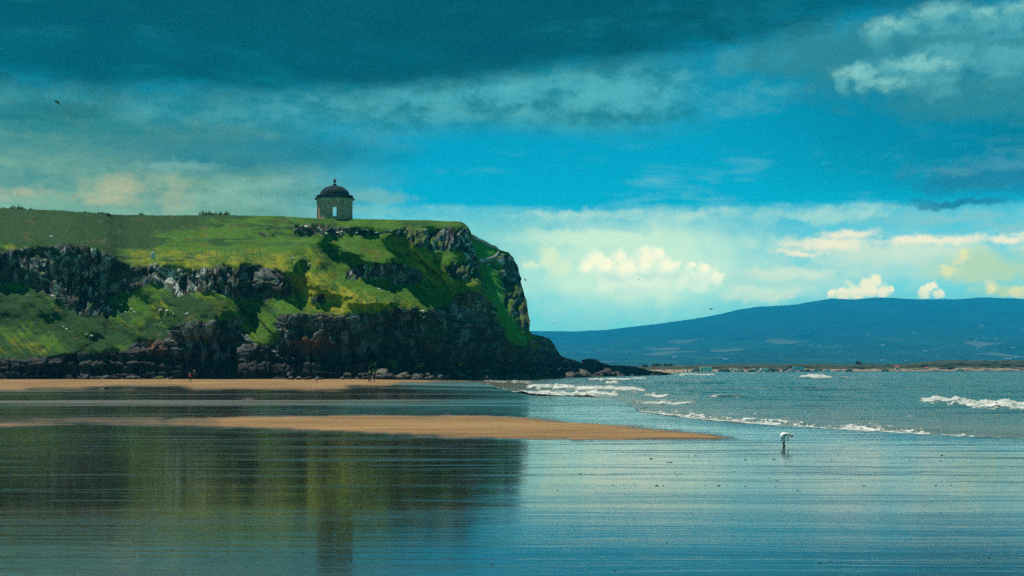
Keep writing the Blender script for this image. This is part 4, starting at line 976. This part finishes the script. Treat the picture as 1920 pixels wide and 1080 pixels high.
# ------------------------------------------------------------------ drystone wall and fence on the headland
def build_walls():
    STONE = rock_mat('wall_stone', (0.09, 0.095, 0.10), (0.30, 0.31, 0.32), None, 3.0)
    def wall(pts, h, lab):
        line = [on_head(x, y) for x, y in pts]; t = empty('drystone_wall', line[0]); tag(t, lab, 'stone wall')
        bm = bmesh.new(); rng = np.random.default_rng(len(pts) * 7)
        for a, b in zip(line, line[1:]):
            L = (b - a).length; n = max(2, int(L / 0.42)); courses = max(3, int(h / 0.26))
            for i in range(n):
                for c in range(courses):
                    p = a.lerp(b, (i + rng.uniform(-.3, .3) + (c % 2) * .5) / n); p = p + Vector((rng.uniform(-.1, .1), rng.uniform(-.1, .1), -0.2 + c * 0.26 + rng.uniform(-.03, .08)))
                    m = Matrix.Translation(p - line[0]) @ Matrix.Rotation(rng.uniform(0, 3.1), 4, 'Z') @ Matrix.Diagonal((rng.uniform(.4, .65), rng.uniform(.35, .5), rng.uniform(.2, .34), 1))
                    bmesh.ops.create_icosphere(bm, subdivisions=1, radius=0.62, matrix=m)
        tag(link('stones', bm_mesh('stones', bm), STONE, t), kind='stuff')
    wall([(900, 488), (908, 489), (918, 487), (926, 484), (932, 480), (934, 474), (935, 468)], 1.0, 'pale drystone wall curving round the lower side of the small bright paddock')
    wall([(887, 444), (895, 449), (905, 454), (916, 459), (926, 464), (935, 468)], 0.9, 'dark drystone wall climbing the skyline above the small bright paddock')
    WOOD = simple('post_wood', (0.22, 0.21, 0.17), 0.9)
    line = [on_head(x, y) for x, y in ((350, 481), (364, 480), (379, 480), (393, 479.5), (407, 479), (420, 479), (434, 478), (446, 479), (460, 481), (474, 482), (488, 482), (512, 489))]
    t = empty('wire_fence', line[0]); tag(t, 'thin post and wire fence along the lip of the crag', 'fence'); bm = bmesh.new(); box_bm(bm, -.045, .045, -.045, .045, -.3, 1.0); pm = bm_mesh('post', bm)
    for i, p in enumerate(line): o = link('post', pm, WOOD, t, p - line[0]); o.rotation_euler = (random.uniform(-.1, .1), random.uniform(-.2, .2), 0)
    for hz in (0.5, 1.05):
        for a, b in zip(line, line[1:]):
            bm = bmesh.new(); d = b - a; m = Matrix.Translation((a + b) / 2 - line[0] + Vector((0, 0, hz))) @ d.to_track_quat('Z', 'Y').to_matrix().to_4x4()
            bmesh.ops.create_cone(bm, segments=5, radius1=.012, radius2=.012, depth=d.length, matrix=m); link('wire', bm_mesh('wire', bm), WOOD, t)
build_walls()

# ------------------------------------------------------------------ people
def skin_part(name, verts, edges, radii, mat, parent, root=0, sub=2):
    me = bpy.data.meshes.new(name); me.from_pydata([tuple(v) for v in verts], edges, []); o = link(name, me, mat, parent)
    if not me.skin_vertices: 
        bpy.context.view_layer.objects.active = o
    sk = o.modifiers.new('skin', 'SKIN')
    layer = me.skin_vertices[0] if len(me.skin_vertices) else None
    if layer:
        for i, r in enumerate(radii):
            layer.data[i].radius = (r, r) if not isinstance(r, tuple) else r; layer.data[i].use_root = (i == root)
    sk.use_smooth_shade = True
    sb = o.modifiers.new('smooth', 'SUBSURF'); sb.levels = 1; sb.render_levels = sub
    return o
SKIN = simple('skin', (0.55, 0.33, 0.23), 0.6, 0.1); HAIR = simple('hair', (0.015, 0.011, 0.010), 0.7, 0.2)
CLOTH = {}
def cloth(c):
    if c not in CLOTH: CLOTH[c] = simple('cloth', c, 0.9, 0.15, 6.0)
    return CLOTH[c]
def person(loc, rz, lab, h=1.72, top=(0.3, 0.3, 0.3), legs=(0.02, 0.02, 0.03), stride=0.16, shorts=False, hair=(0.015, 0.011, 0.010), coat=False, grp=None):
    s = h / 1.72; t = empty('person', loc, rz); tag(t, lab, 'person', grp); t.scale = (s, s, s)
    a = stride
    # figure faces -Y; pelvis, spine, head, arms with hands, legs with feet in one skin
    Vv = [(0, 0, .95), (0, 0, 1.15), (0, 0, 1.38), (0, -.01, 1.50), (0, -.03, 1.62),
          (.17, 0, 1.40), (.24, .02 + a * .5, 1.14), (.25, -.06 + a * .6, .90), (.25, -.08 + a * .6, .80), (-.17, 0, 1.40), (-.24, .02 - a * .5, 1.14), (-.25, -.10 - a * .6, .90), (-.25, -.13 - a * .6, .80),
          (.09, 0, .90), (.10, -a * .8, .50), (.10, -a * .7, .09), (.10, -a * .7 - .15, .04), (-.09, 0, .90), (-.10, a * .4, .50), (-.10, a * 1.3, .10), (-.10, a * 1.3 - .14, .04)]
    E = [(0, 1), (1, 2), (2, 3), (3, 4), (2, 5), (5, 6), (6, 7), (7, 8), (2, 9), (9, 10), (10, 11), (11, 12), (0, 13), (13, 14), (14, 15), (15, 16), (0, 17), (17, 18), (18, 19), (19, 20)]
    Rr = [.13, .13, .15, .06, .105, .06, .045, .036, .04, .06, .045, .036, .04, .085, .06, .042, .04, .085, .06, .042, .04]
    skin_part('body', Vv, E, Rr, SKIN, t)
    hem = .72 if coat else .93
    skin_part('jacket', [(0, 0, hem), (0, 0, 1.15), (0, 0, 1.38), (0, 0, 1.45)] + [Vv[k] for k in (5, 6, 7, 9, 10, 11)], [(0, 1), (1, 2), (2, 3), (2, 4), (4, 5), (5, 6), (2, 7), (7, 8), (8, 9)],
              [(.17, .15) if coat else (.155, .14), .15, .17, .075, .078, .062, .052, .078, .062, .052], cloth(top), t, 1)
    kn = .55 if shorts else .14
    def cut(p, q, z): f = (p[2] - z) / (p[2] - q[2]); return tuple(p[i] + (q[i] - p[i]) * f for i in range(3))
    if shorts: lv = [(0, 0, .98), (.09, 0, .90), cut(Vv[13], Vv[14], kn), (-.09, 0, .90), cut(Vv[17], Vv[18], kn)]; le = [(0, 1), (1, 2), (0, 3), (3, 4)]; lr = [.14, .10, .088, .10, .088]
    else: lv = [(0, 0, .98), (.09, 0, .90), Vv[14], cut(Vv[14], Vv[15], kn), (-.09, 0, .90), Vv[18], cut(Vv[18], Vv[19], kn)]; le = [(0, 1), (1, 2), (2, 3), (0, 4), (4, 5), (5, 6)]; lr = [.14, .10, .075, .06, .10, .075, .06]
    skin_part('shorts' if shorts else 'trousers', lv, le, lr, cloth(legs), t)
    skin_part('hair', [(0, .02, 1.60), (0, .015, 1.67)], [(0, 1)], [.11, .10], cloth(hair), t)
    return t
def bending(loc, rz, h, lab):
    t = empty('person', loc, rz); tag(t, lab, 'person'); t.scale = (h, h, h)     # unit: bent figure 1.0 high, facing +X
    Vv = [(-.02, 0, .80), (.16, 0, .86), (.38, 0, .86), (.50, 0, .82), (.60, 0, .76), (.36, .15, .80), (.33, .17, .60), (.30, .12, .44), (.30, .10, .38), (.36, -.15, .80), (.35, -.17, .60), (.36, -.12, .44), (.38, -.10, .38),
          (-.02, .10, .74), (.0, .11, .40), (-.02, .11, .08), (.10, .12, .035), (-.02, -.10, .74), (.07, -.11, .41), (.04, -.11, .08), (.16, -.12, .035)]
    E = [(0, 1), (1, 2), (2, 3), (3, 4), (2, 5), (5, 6), (6, 7), (7, 8), (2, 9), (9, 10), (10, 11), (11, 12), (0, 13), (13, 14), (14, 15), (15, 16), (0, 17), (17, 18), (18, 19), (19, 20)]
    skin_part('body', Vv, E, [.13, .12, .13, .055, .095, .055, .04, .034, .036, .055, .04, .034, .036, .085, .06, .042, .04, .085, .06, .042, .04], SKIN, t)
    def tube(name, pts, mat):                       # smooth sleeve of cloth through rings (centre, direction, half-widths)
        bm = bmesh.new(); rings = []
        for c, d, ra, rb in pts:
            d = Vector(d).normalized(); a = Vector((0, 1, 0)); b = d.cross(a).normalized()
            rings.append([bm.verts.new(Vector(c) + a * (ra * math.cos(q)) + b * (rb * math.sin(q))) for q in (k * math.pi / 8 for k in range(16))])
        for r0, r1 in zip(rings, rings[1:]):
            for k in range(16): bm.faces.new((r0[k], r0[(k + 1) % 16], r1[(k + 1) % 16], r1[k]))
        bm.faces.new(rings[0]); bm.faces.new(rings[-1][::-1]); bmesh.ops.recalc_face_normals(bm, faces=bm.faces)
        return link(name, bm_mesh(name, bm), mat, t, None, True)
    tube('shorts', [((.16, 0, .885), (1, 0, .1), .13, .10), ((.08, 0, .89), (1, 0, .3), .18, .15), ((-.02, 0, .86), (.7, 0, .7), .215, .19), ((-.06, 0, .76), (.2, 0, 1), .225, .205), ((-.045, 0, .62), (0, 0, 1), .215, .19), ((-.02, 0, .48), (0, 0, 1), .205, .165), ((0, 0, .36), (0, 0, 1), .195, .15)], cloth((0.90, 0.90, 0.90)))
    tube('shirt', [((.10, 0, .885), (1, 0, .05), .165, .135), ((.22, 0, .90), (1, 0, 0), .175, .135), ((.34, 0, .885), (1, 0, -.15), .185, .125), ((.43, 0, .85), (1, 0, -.4), .15, .10), ((.48, 0, .825), (1, 0, -.5), .07, .06)], cloth((0.42, 0.50, 0.51)))
    for q in (-1, 1): skin_part('sleeve', [(.36, q * .14, .83), (.345, q * .17, .72), (.335, q * .17, .60)], [(0, 1), (1, 2)], [.085, .078, .068], cloth((0.42, 0.50, 0.51)), t)
    skin_part('hair', [(.60, 0, .80), (.64, 0, .75), (.62, 0, .68)], [(0, 1), (1, 2)], [.105, .10, .05], HAIR, t)
    for sy, x0, x1 in ((.11, -.02, .10), (-.11, .04, .16)): skin_part('boot', [(x0, sy, .20), (x0, sy, .06), (x1, sy, .04)], [(0, 1), (1, 2)], [.06, .058, .05], cloth((0.60, 0.06, 0.04)), t)
def build_people():
    p = on_ground(1469, 836.5); bending(p, math.radians(-12), 24 * p.y / F * 1.04, 'person in white shorts bending down to the wet sand')
    def P(x, y, *a, **k):
        p = on_ground(x, y); return person(p, *a, **k)
    P(356, 719.0, math.radians(110), 'person in a red jacket and dark shorts walking on the dry sand', 1.75, (0.42, 0.018, 0.045), (0.012, 0.012, 0.02), 0.26, True)
    P(364.5, 711.8, math.radians(160), 'person in dark purple clothes just behind the red jacketed walker', 1.75, (0.030, 0.016, 0.036), (0.014, 0.014, 0.030), 0.10)
    P(593.5, 719.0, math.radians(100), 'person in a white top and black shorts alone on the sand', 1.10, (0.62, 0.64, 0.68), (0.008, 0.008, 0.012), 0.14, True)
    P(693, 717.5, math.radians(10), 'person in a long black coat, left one of the strolling couple', 1.80, (0.010, 0.014, 0.018), (0.010, 0.012, 0.014), 0.12, hair=(0.45, 0.38, 0.34), coat=True)
    P(701.5, 717.5, math.radians(-20), 'person in a dark plum dress, right one of the strolling couple', 1.72, (0.055, 0.015, 0.030), (0.030, 0.012, 0.016), 0.12, True, hair=(0.09, 0.045, 0.025), coat=True)
    for x, lab in ((746, 'tiny dark figure on the cliff top, left of two'), (754.5, 'tiny dark figure on the cliff top, right of two')):
        i = int(np.argmin(np.abs(HEAD['xs'] - x))); b = Vector(HEAD['P'][-1, i]) + Vector((0, 1.5, -.75)); person(b, 0.4, lab, 1.0, (0.02, 0.02, 0.02), (0.02, 0.02, 0.02), 0.05)
    def far(x, y, lab, z=None, **k):
        D = float(interp(x, FARSHORE)) + (8 if z is None else -40); zz = float(ground_z(np.array([(x - CX) / F]), np.array([D]))[0]) if z is None else z
        person(Vector(((x - CX) / F * D, D, zz)), 0.3, lab, 1.7, (0.02, 0.022, 0.026), (0.015, 0.015, 0.02), 0.12, **k)
    far(1324, 700, 'dark figure wading off the far beach, left of two', -0.9); far(1338, 701, 'dark figure wading off the far beach, right of two', -0.5)
    for x in (1264, 1282, 1289, 1297): far(x, 698, 'tiny figure standing on the far beach left of the parked vehicles', grp='figures on the far beach')
build_people()

# ------------------------------------------------------------------ birds and kite
def build_birds():
    WHITE = simple('gull_white', (0.80, 0.80, 0.78), 0.8, 0.08); GREY = simple('gull_grey', (0.30, 0.33, 0.36), 0.8, 0.15); BILL = simple('gull_bill', (0.55, 0.30, 0.05), 0.6); BLK = simple('bird_dark', (0.012, 0.014, 0.016), 0.8)
    def gull(loc, rz, size, lab, grp=None, mats=(WHITE, GREY)):
        t = empty('gull', loc, rz); tag(t, lab, 'gull', grp); t.scale = (size,) * 3
        skin_part('body', [(-.30, 0, .30), (-.16, 0, .33), (.02, 0, .36), (.14, 0, .42), (.19, 0, .53), (.24, 0, .60)], [(0, 1), (1, 2), (2, 3), (3, 4), (4, 5)], [.02, .085, .115, .095, .055, .06], mats[0], t, 2)
        for s in (-1, 1):
            skin_part('wing', [(.10, s * .09, .40), (-.12, s * .095, .38), (-.36, s * .04, .34)], [(0, 1), (1, 2)], [(.07, .03), (.075, .03), (.015, .01)], mats[1], t)
            bm = bmesh.new(); bmesh.ops.create_cone(bm, segments=6, radius1=.012, radius2=.014, depth=.28, matrix=Matrix.Translation((.01, s * .05, .14))); link('leg', bm_mesh('leg', bm), BILL, t)
        bm = bmesh.new(); bmesh.ops.create_cone(bm, segments=6, radius1=.022, radius2=.004, depth=.12, matrix=Matrix.Translation((.34, 0, .59)) @ Matrix.Rotation(math.pi / 2, 4, 'Y')); link('bill', bm_mesh('bill', bm), BILL, t)
    p = on_ground(1033, 748.5); gull(p, math.radians(-100), 0.62, 'white gull standing in the shallow pool below the breakers')
    p = on_ground(312, 712.5); gull(p, math.radians(20), 0.55, 'white gull standing on the sand at the left cliff foot')
    for (x, y) in ((1043, 694), (1046, 693.5), (1049, 693), (1055, 693.5), (1060, 694), (1067, 693.5), (1069, 697), (1074, 693.5), (1077, 696), (1083, 700), (1088, 699.5), (1096, 699.5), (1070, 700)):
        b = on_head(x, y); gull(b + Vector((0, -.6, -.1)), random.uniform(0, 6), 1.15, 'white gull perched on the dark rocks above the surf', 'gulls on the rocks above the surf')
    def flyer(x, y, D, span, lab, bank=0.4, mat=BLK, rz=0.0):
        p = at(x, y, D); t = empty('flying_bird', p, rz); tag(t, lab, 'bird'); t.rotation_euler = (bank, 0.2, rz); t.scale = (span,) * 3
        skin_part('body', [(0, -.22, 0), (0, -.05, 0), (0, .12, 0), (0, .28, .01)], [(0, 1), (1, 2), (2, 3)], [.035, .06, .05, .012], mat, t, 1, 1)
        for s in (-1, 1):
            me = bpy.data.meshes.new('wing'); me.from_pydata([(0, -.10, .02), (s * .25, -.16, .12), (s * .50, -.04, .05), (s * .27, .02, .11), (0, .08, .02), (0, -.1, 0), (s * .25, -.16, .10), (s * .27, .02, .095), (0, .08, 0)], [], [(0, 1, 3, 4), (1, 2, 3), (5, 8, 7, 6), (6, 7, 2)]); link('wing', me, mat, t)
    flyer(984, 524, 210, 1.1, 'bird wheeling beside the tip of the cliff', 1.2, rz=1.2); flyer(1197, 524, 260, .7, 'small bird before the large cream cloud', 1.2, rz=1.0); flyer(1333, 579.5, 230, .95, 'bird flying just above the left end of the hill', .9, rz=.4)
    flyer(1037, 607, 240, .95, 'bird low over the sea right of the cliff', .2); flyer(139, 366.5, 250, .6, 'speck of a bird high above the left skyline', .5); flyer(1873, 762, 92, .62, 'dark bird skimming the foam of the right breaker', .6, rz=-.6)
    flyer(1254, 672, 300, .5, 'tiny bird over the water before the hill foot', .6)
    # kite
    K1 = simple('kite_cloth', (0.020, 0.040, 0.022), 0.7); K2 = simple('kite_band', (0.28, 0.07, 0.02), 0.7); p = at(108, 193, 150); t = empty('kite', p); tag(t, 'dark triangular kite with a trailing tail, flying at the upper left', 'kite'); k = 150 / F
    def sail(pts, name, mat, par):
        me = bpy.data.meshes.new(name); V = [(x * k, d, -y * k) for x, y, d in pts]; n = len(V); V += [(x, d + 0.02, z) for x, d, z in V]; me.from_pydata(V, [], [tuple(range(n)), tuple(range(2 * n - 1, n - 1, -1))] + [(i, i + n, (i + 1) % n + n, (i + 1) % n) for i in range(n)]); return link(name, me, mat, par)
    sail([(-6, -3, 0), (-3, -4.5, -.1), (0, -3, .15), (5, 4.5, 0), (0, 1.5, 0)], 'sail', K1, t); sail([(-3, -4.5, -.1), (2, -3.6, .1), (3.4, 0.5, .1), (0, -3, .15)], 'sail_panel', K2, t)
    bm = bmesh.new(); pts = [(5, 4.5), (7, 5.8), (10, 6.0), (13, 7.4), (16, 9.0), (18.5, 11)]
    for a, b in zip(pts, pts[1:]):
        A, B = Vector((a[0] * k, 0, -a[1] * k)), Vector((b[0] * k, 0, -b[1] * k)); bmesh.ops.create_cone(bm, segments=5, radius1=.012, radius2=.012, depth=(B - A).length, matrix=Matrix.Translation((A + B) / 2) @ (B - A).to_track_quat('Z', 'Y').to_matrix().to_4x4())
    tail = link('tail', bm_mesh('tail', bm), K1, t); sail([(14.5, 7.6, 0), (15.6, 8.0, 0), (18.6, 11.2, 0), (17.4, 10.8, 0)], 'tail_ribbon', K1, tail)
build_birds()

# ------------------------------------------------------------------ vehicles and huts on the far beach
def build_vehicles():
    GLASS = simple('car_glass', (0.012, 0.016, 0.020), 0.15, 0.1); TYRE = simple('tyre', (0.012, 0.012, 0.012), 0.9)
    bm = bmesh.new(); bmesh.ops.create_cone(bm, cap_ends=True, segments=16, radius1=.32, radius2=.32, depth=.22, matrix=Matrix.Rotation(math.pi / 2, 4, 'X')); WHEEL = bm_mesh('wheel', bm)
    paints = {}
    def paint(c):
        if c not in paints: M = Mat('car_paint'); M.set('Base Color', c).set('Roughness', 0.3).set('Coat Weight', 0.6); paints[c] = M.m
        return paints[c]
    def extr(prof, w, bevel=0.05):
        bm = bmesh.new(); n = len(prof); a = [bm.verts.new((x, -w / 2, z)) for x, z in prof]; b = [bm.verts.new((x, w / 2, z)) for x, z in prof]
        bm.faces.new(a); bm.faces.new(b[::-1])
        for i in range(n): bm.faces.new((a[i], b[i], b[(i + 1) % n], a[(i + 1) % n]))
        bmesh.ops.recalc_face_normals(bm, faces=bm.faces); bmesh.ops.bevel(bm, geom=list(bm.edges), offset=bevel, segments=1, affect='EDGES'); return bm
    KINDS = {
        'car': (4.3, 1.75, [(-2.1, .25), (-2.15, .75), (-2.0, .92), (-1.2, .98), (-.7, 1.40), (.75, 1.45), (1.55, 1.0), (2.1, .92), (2.15, .3)], [(-1.02, 1.0), (-.62, 1.36), (.70, 1.40), (1.40, 1.02)], 1.3),
        'offroad': (4.5, 1.85, [(-2.2, .4), (-2.25, 1.0), (-1.2, 1.1), (-.75, 1.78), (2.1, 1.82), (2.22, 1.1), (2.2, .42)], [(-1.05, 1.15), (-.68, 1.70), (1.95, 1.72), (2.05, 1.15)], 1.4),
        'van': (5.0, 1.95, [(-2.5, .4), (-2.5, 1.0), (-1.9, 1.25), (-1.3, 2.0), (2.35, 2.05), (2.5, 1.9), (2.5, .4)], [(-1.75, 1.25), (-1.25, 1.88), (-.35, 1.88), (-.35, 1.25)], 1.55),
        'motorhome': (7.0, 2.3, [(-3.5, .45), (-3.5, 1.15), (-2.9, 1.4), (-2.5, 1.95), (-3.1, 2.2), (-3.0, 2.9), (3.3, 2.95), (3.5, 2.7), (3.5, .45)], [(-2.75, 1.4), (-2.4, 1.85), (-1.7, 1.85), (-1.7, 1.35)], 2.2),
        'pickup': (5.2, 1.9, [(-2.55, .4), (-2.6, 1.0), (-1.5, 1.08), (-1.05, 1.72), (.2, 1.75), (.45, 1.12), (2.5, 1.12), (2.55, .45)], [(-1.35, 1.12), (-.98, 1.64), (.12, 1.66), (.32, 1.15)], 1.65)}
    cache = {}
    def vehicle(x, kind, col, lab, rz=0.0, dD=0.0):
        D = float(interp(x, FARSHORE)) + 16 + dD; z = float(ground_z(np.array([(x - CX) / F]), np.array([D]))[0]); L, w, prof, win, wb = KINDS[kind]
        nm = {'car': 'parked_car', 'offroad': 'parked_car', 'van': 'parked_van', 'motorhome': 'motorhome', 'pickup': 'pickup_truck'}[kind]
        t = empty(nm, ((x - CX) / F * D, D, z), rz); tag(t, lab, {'parked_car': 'car', 'parked_van': 'van', 'motorhome': 'motorhome', 'pickup_truck': 'truck'}[nm], 'vehicles parked on the far beach')
        if kind not in cache:
            cache[kind] = (bm_mesh('body', extr(prof, w)), bm_mesh('side_window', extr(win, w * 1.015, 0.0)))
        b = link('body', cache[kind][0].copy(), paint(col), t); link('side_window', cache[kind][1], GLASS, b)
        for sx in (-1, 1):
            for sy in (-1, 1): link('wheel', WHEEL, TYRE, t, (sx * wb, sy * (w / 2 - .08), .32))
    dk, bl, wh, sv, bu = (0.015, 0.017, 0.022), (0.02, 0.05, 0.10), (0.78, 0.80, 0.80), (0.34, 0.37, 0.40), (0.25, 0.45, 0.60)
    vehicle(1304.5, 'offroad', dk, 'dark upright vehicle left of the white motorhome, first in the row'); vehicle(1323, 'motorhome', wh, 'white motorhome, tallest vehicle on the far beach')
    vehicle(1353, 'car', dk, 'small dark car, first right of the motorhome', .5, 12); vehicle(1363, 'car', dk, 'dark car, second right of the motorhome', .1); vehicle(1374, 'van', wh, 'white van between two dark cars right of the motorhome', 0, 14)
    vehicle(1388, 'car', sv, 'silver car in the gap right of the white van', .2, 8); vehicle(1409.5, 'car', dk, 'low dark car standing alone before the crowded group', 0); vehicle(1420, 'van', sv, 'grey van at the left end of the crowded group', 0, 12); vehicle(1431.5, 'van', wh, 'white van inside the crowded group', .1)
    vehicle(1444, 'offroad', dk, 'dark high car right of the white van in the crowded group', .1, 4); vehicle(1455, 'car', bl, 'dark blue car at the right end of the crowded group', 0, 6); vehicle(1474, 'offroad', dk, 'black high car left of the pale blue camper', 0, 4)
    vehicle(1483, 'car', wh, 'white car tucked beside the pale blue camper', .1, -2); vehicle(1496, 'motorhome', bu, 'pale blue camper towards the middle of the far beach', 0, 10); vehicle(1513, 'car', dk, 'dark car, first right of the pale blue camper', 0)
    vehicle(1528, 'car', sv, 'silver car, second right of the pale blue camper', .1, -2); vehicle(1536, 'car', bl, 'blue car behind the silver one right of the camper', 0, 12); vehicle(1550, 'car', wh, 'white car at the right end of the row', 0, 4)
    vehicle(1592, 'car', dk, 'dark car standing alone right of the row', 0); vehicle(1660, 'car', dk, 'dark car standing alone left of the lifeguard hut', .1); vehicle(1800, 'pickup', sv, 'pale truck alone on the far right beach', 0)
    WOODW = simple('hut_white', (0.78, 0.78, 0.76), 0.8, 0.06); RED = simple('hut_red', (0.45, 0.03, 0.02), 0.7)
    for x, lab, s in ((1682, 'white beach hut with a red roof at the dune foot', 1.0), (1736, 'smaller white hut with a flagpole at the dune foot', .75)):
        D = float(interp(x, FARSHORE)) + 38; z = float(ground_z(np.array([(x - CX) / F]), np.array([D]))[0]); t = empty('beach_hut', ((x - CX) / F * D, D, z)); t.scale = (s, s, s); tag(t, lab, 'hut')
        bm = bmesh.new(); box_bm(bm, -1.2, 1.2, -1.0, 1.0, .5, 2.6); link('wall', bm_mesh('wall', bm), WOODW, t)
        bm = bmesh.new(); v = [bm.verts.new(q) for q in ((-1.4, -1.2, 2.603), (1.4, -1.2, 2.603), (1.4, 1.2, 2.603), (-1.4, 1.2, 2.603), (-1.4, 0, 3.3), (1.4, 0, 3.3))]
        for f in ((0, 1, 5, 4), (2, 3, 4, 5), (0, 4, 3), (1, 2, 5), (3, 2, 1, 0)): bm.faces.new([v[i] for i in f])
        link('roof', bm_mesh('roof', bm), RED, t); bm = bmesh.new(); box_bm(bm, -.5, .5, -1.03, -1.003, 1.2, 2.1); link('window', bm_mesh('window', bm), GLASS, t)
        for sx in (-1, 1):
            for sy in (-1, 1): bm = bmesh.new(); box_bm(bm, sx - .1, sx + .1, sy * .8 - .1, sy * .8 + .1, -.5, .497); link('stilt', bm_mesh('stilt', bm), WOODW, t)
        if s < 1: bm = bmesh.new(); bmesh.ops.create_cone(bm, segments=6, radius1=.06, radius2=.04, depth=5, matrix=Matrix.Translation((.0, 1.15, 3.2))); link('flagpole', bm_mesh('flagpole', bm), WOODW, t)
build_vehicles()

# ------------------------------------------------------------------ houses, trees and a gable on the far land
def build_far_things():
    WALL = simple('house_white', (0.42, 0.43, 0.42), 0.9, 0.05, 0.1); SLATE = simple('house_roof', (0.16, 0.17, 0.19), 0.8, 0.1, 0.1); DK = simple('house_dark', (0.03, 0.035, 0.04), 0.9); GL = simple('house_window', (0.02, 0.025, 0.03), 0.3)
    def parts(L):
        bm = bmesh.new(); v = [bm.verts.new(p) for p in ((-L, -4, -2), (L, -4, -2), (L, 4, -2), (-L, 4, -2), (-L, -4, 5), (L, -4, 5), (L, 4, 5), (-L, 4, 5), (-L, 0, 8.6), (L, 0, 8.6))]
        for f in ((0, 1, 5, 4), (2, 3, 7, 6), (3, 0, 4, 8, 7), (1, 2, 6, 9, 5), (3, 2, 1, 0)): bm.faces.new([v[i] for i in f])
        w = bm_mesh('wall', bm); bm = bmesh.new(); v = [bm.verts.new(p) for p in ((-L - .4, -4.5, 4.75), (L + .4, -4.5, 4.75), (L + .4, 0, 8.8), (-L - .4, 0, 8.8), (-L - .4, 4.5, 4.75), (L + .4, 4.5, 4.75), (-L - .4, -4.5, 5.0), (L + .4, -4.5, 5.0), (L + .4, 0, 9.1), (-L - .4, 0, 9.1), (-L - .4, 4.5, 5.0), (L + .4, 4.5, 5.0))]
        for f in ((0, 3, 2, 1), (3, 4, 5, 2), (6, 7, 8, 9), (9, 8, 11, 10), (0, 1, 7, 6), (4, 10, 11, 5), (0, 6, 9, 3), (3, 9, 10, 4), (1, 2, 8, 7), (2, 5, 11, 8)): bm.faces.new([v[i] for i in f])
        r = bm_mesh('roof', bm); bm = bmesh.new(); box_bm(bm, -L + .6, -L + 1.8, -.6, .6, 7.6, 10.2); c = bm_mesh('chimney', bm); bm = bmesh.new(); box_bm(bm, -.7, .7, -4.06, -4.01, 1.2, 3.0); return w, r, c, bm_mesh('window', bm)
    small, longh = parts(6.5), parts(13)
    spots = [(1075, 666, 0), (1143, 640, 0), (1124, 659, 0), (1150, 659, 0), (1180, 660, 1), (1190, 661, 0), (1215, 656, 0), (1263, 673, 0), (1350, 674, 1), (1360, 677, 0), (1499, 649, 1), (1520, 650, 0), (1533, 650, 0), (1572, 650, 0), (1574, 661, 0), (1632, 631, 0), (1655, 651, 0),
             (1716, 625, 0), (1714, 639, 0), (1653, 678, 1), (1756, 658, 1), (1760, 669, 0), (1736, 661, 0), (1842, 612, 1), (1838, 615, 1), (1868, 638, 0), (1846, 637, 0), (1835, 655, 0), (1902, 654, 0), (1889, 676, 1), (1903, 673, 0), (1830, 639, 0), (1702, 679, 0), (1100, 663, 0), (1240, 663, 0)]
    for k, (x, y, b) in enumerate(spots):
        p = on_hill(x, y); me = longh if b else small; t = empty('house', p, random.uniform(-.5, .5))
        side = 'below the left half of the ridge' if x < 1450 else 'below the middle of the ridge' if x < 1700 else 'below the right end of the ridge'
        tag(t, ('long white farm building on the far hill ' if b else 'small white house on the far hill ') + side, 'house', 'houses on the far hill ' + side); s = 0.8 + 0.6 * random.random(); t.scale = (s, s, s)
        link('wall', me[0], WALL, t); r = link('roof', me[1], SLATE, t); link('chimney', me[2], WALL, r)
        for dx in (-3.6, 0, 3.6): link('window', me[3], GL, t, (dx, 0, 0))
    # gable showing over the dunes
    D = 1010; t = empty('house', at(1610, 688, D), 0.9); tag(t, 'dark steep gabled house showing over the dunes', 'house'); t.scale = (.3, .3, .3); me = small
    link('wall', me[0].copy(), DK, t).data.materials[0] = DK; r = link('roof', me[1].copy(), DK, t); r.data.materials[0] = DK; link('chimney', me[2].copy(), DK, r).data.materials[0] = DK; t.location.z = CAMZ + (HY - 683.5) / F * D
    # dark thickets along the dune crest at the left
    rng = np.random.default_rng(9)
    for x, w, h, lab in ((1207, 14, 4, 'low dark thicket on the dunes just right of the rocky point'), (1233, 20, 6, 'rounded dark thicket on the left dunes'), (1252, 18, 5, 'dark thicket right of the rounded one on the left dunes'), (1346, 10, 2, 'small dark thicket on the dune crest above the motorhome')):
        D = float(interp(x, FARSHORE)) + 75; b = at(x, 687.5, D); k = D / F; t = empty('bush', b); tag(t, lab, 'bush')
        V, Fc = leaf_cloud([(rng.uniform(-.4, .4) * w * k, 0, -1, w * k * .3, 3, h * k * rng.uniform(.7, 1.1) + 1) for _ in range(4)], 200, .7, rng); me = bpy.data.meshes.new('crown'); me.from_pydata(V, [], Fc); link('crown', me, BUSHM, t)
        bm = bmesh.new(); bmesh.ops.create_cone(bm, segments=6, radius1=.2, radius2=.08, depth=3); link('stem', bm_mesh('stem', bm), STEMM, t)
build_far_things()
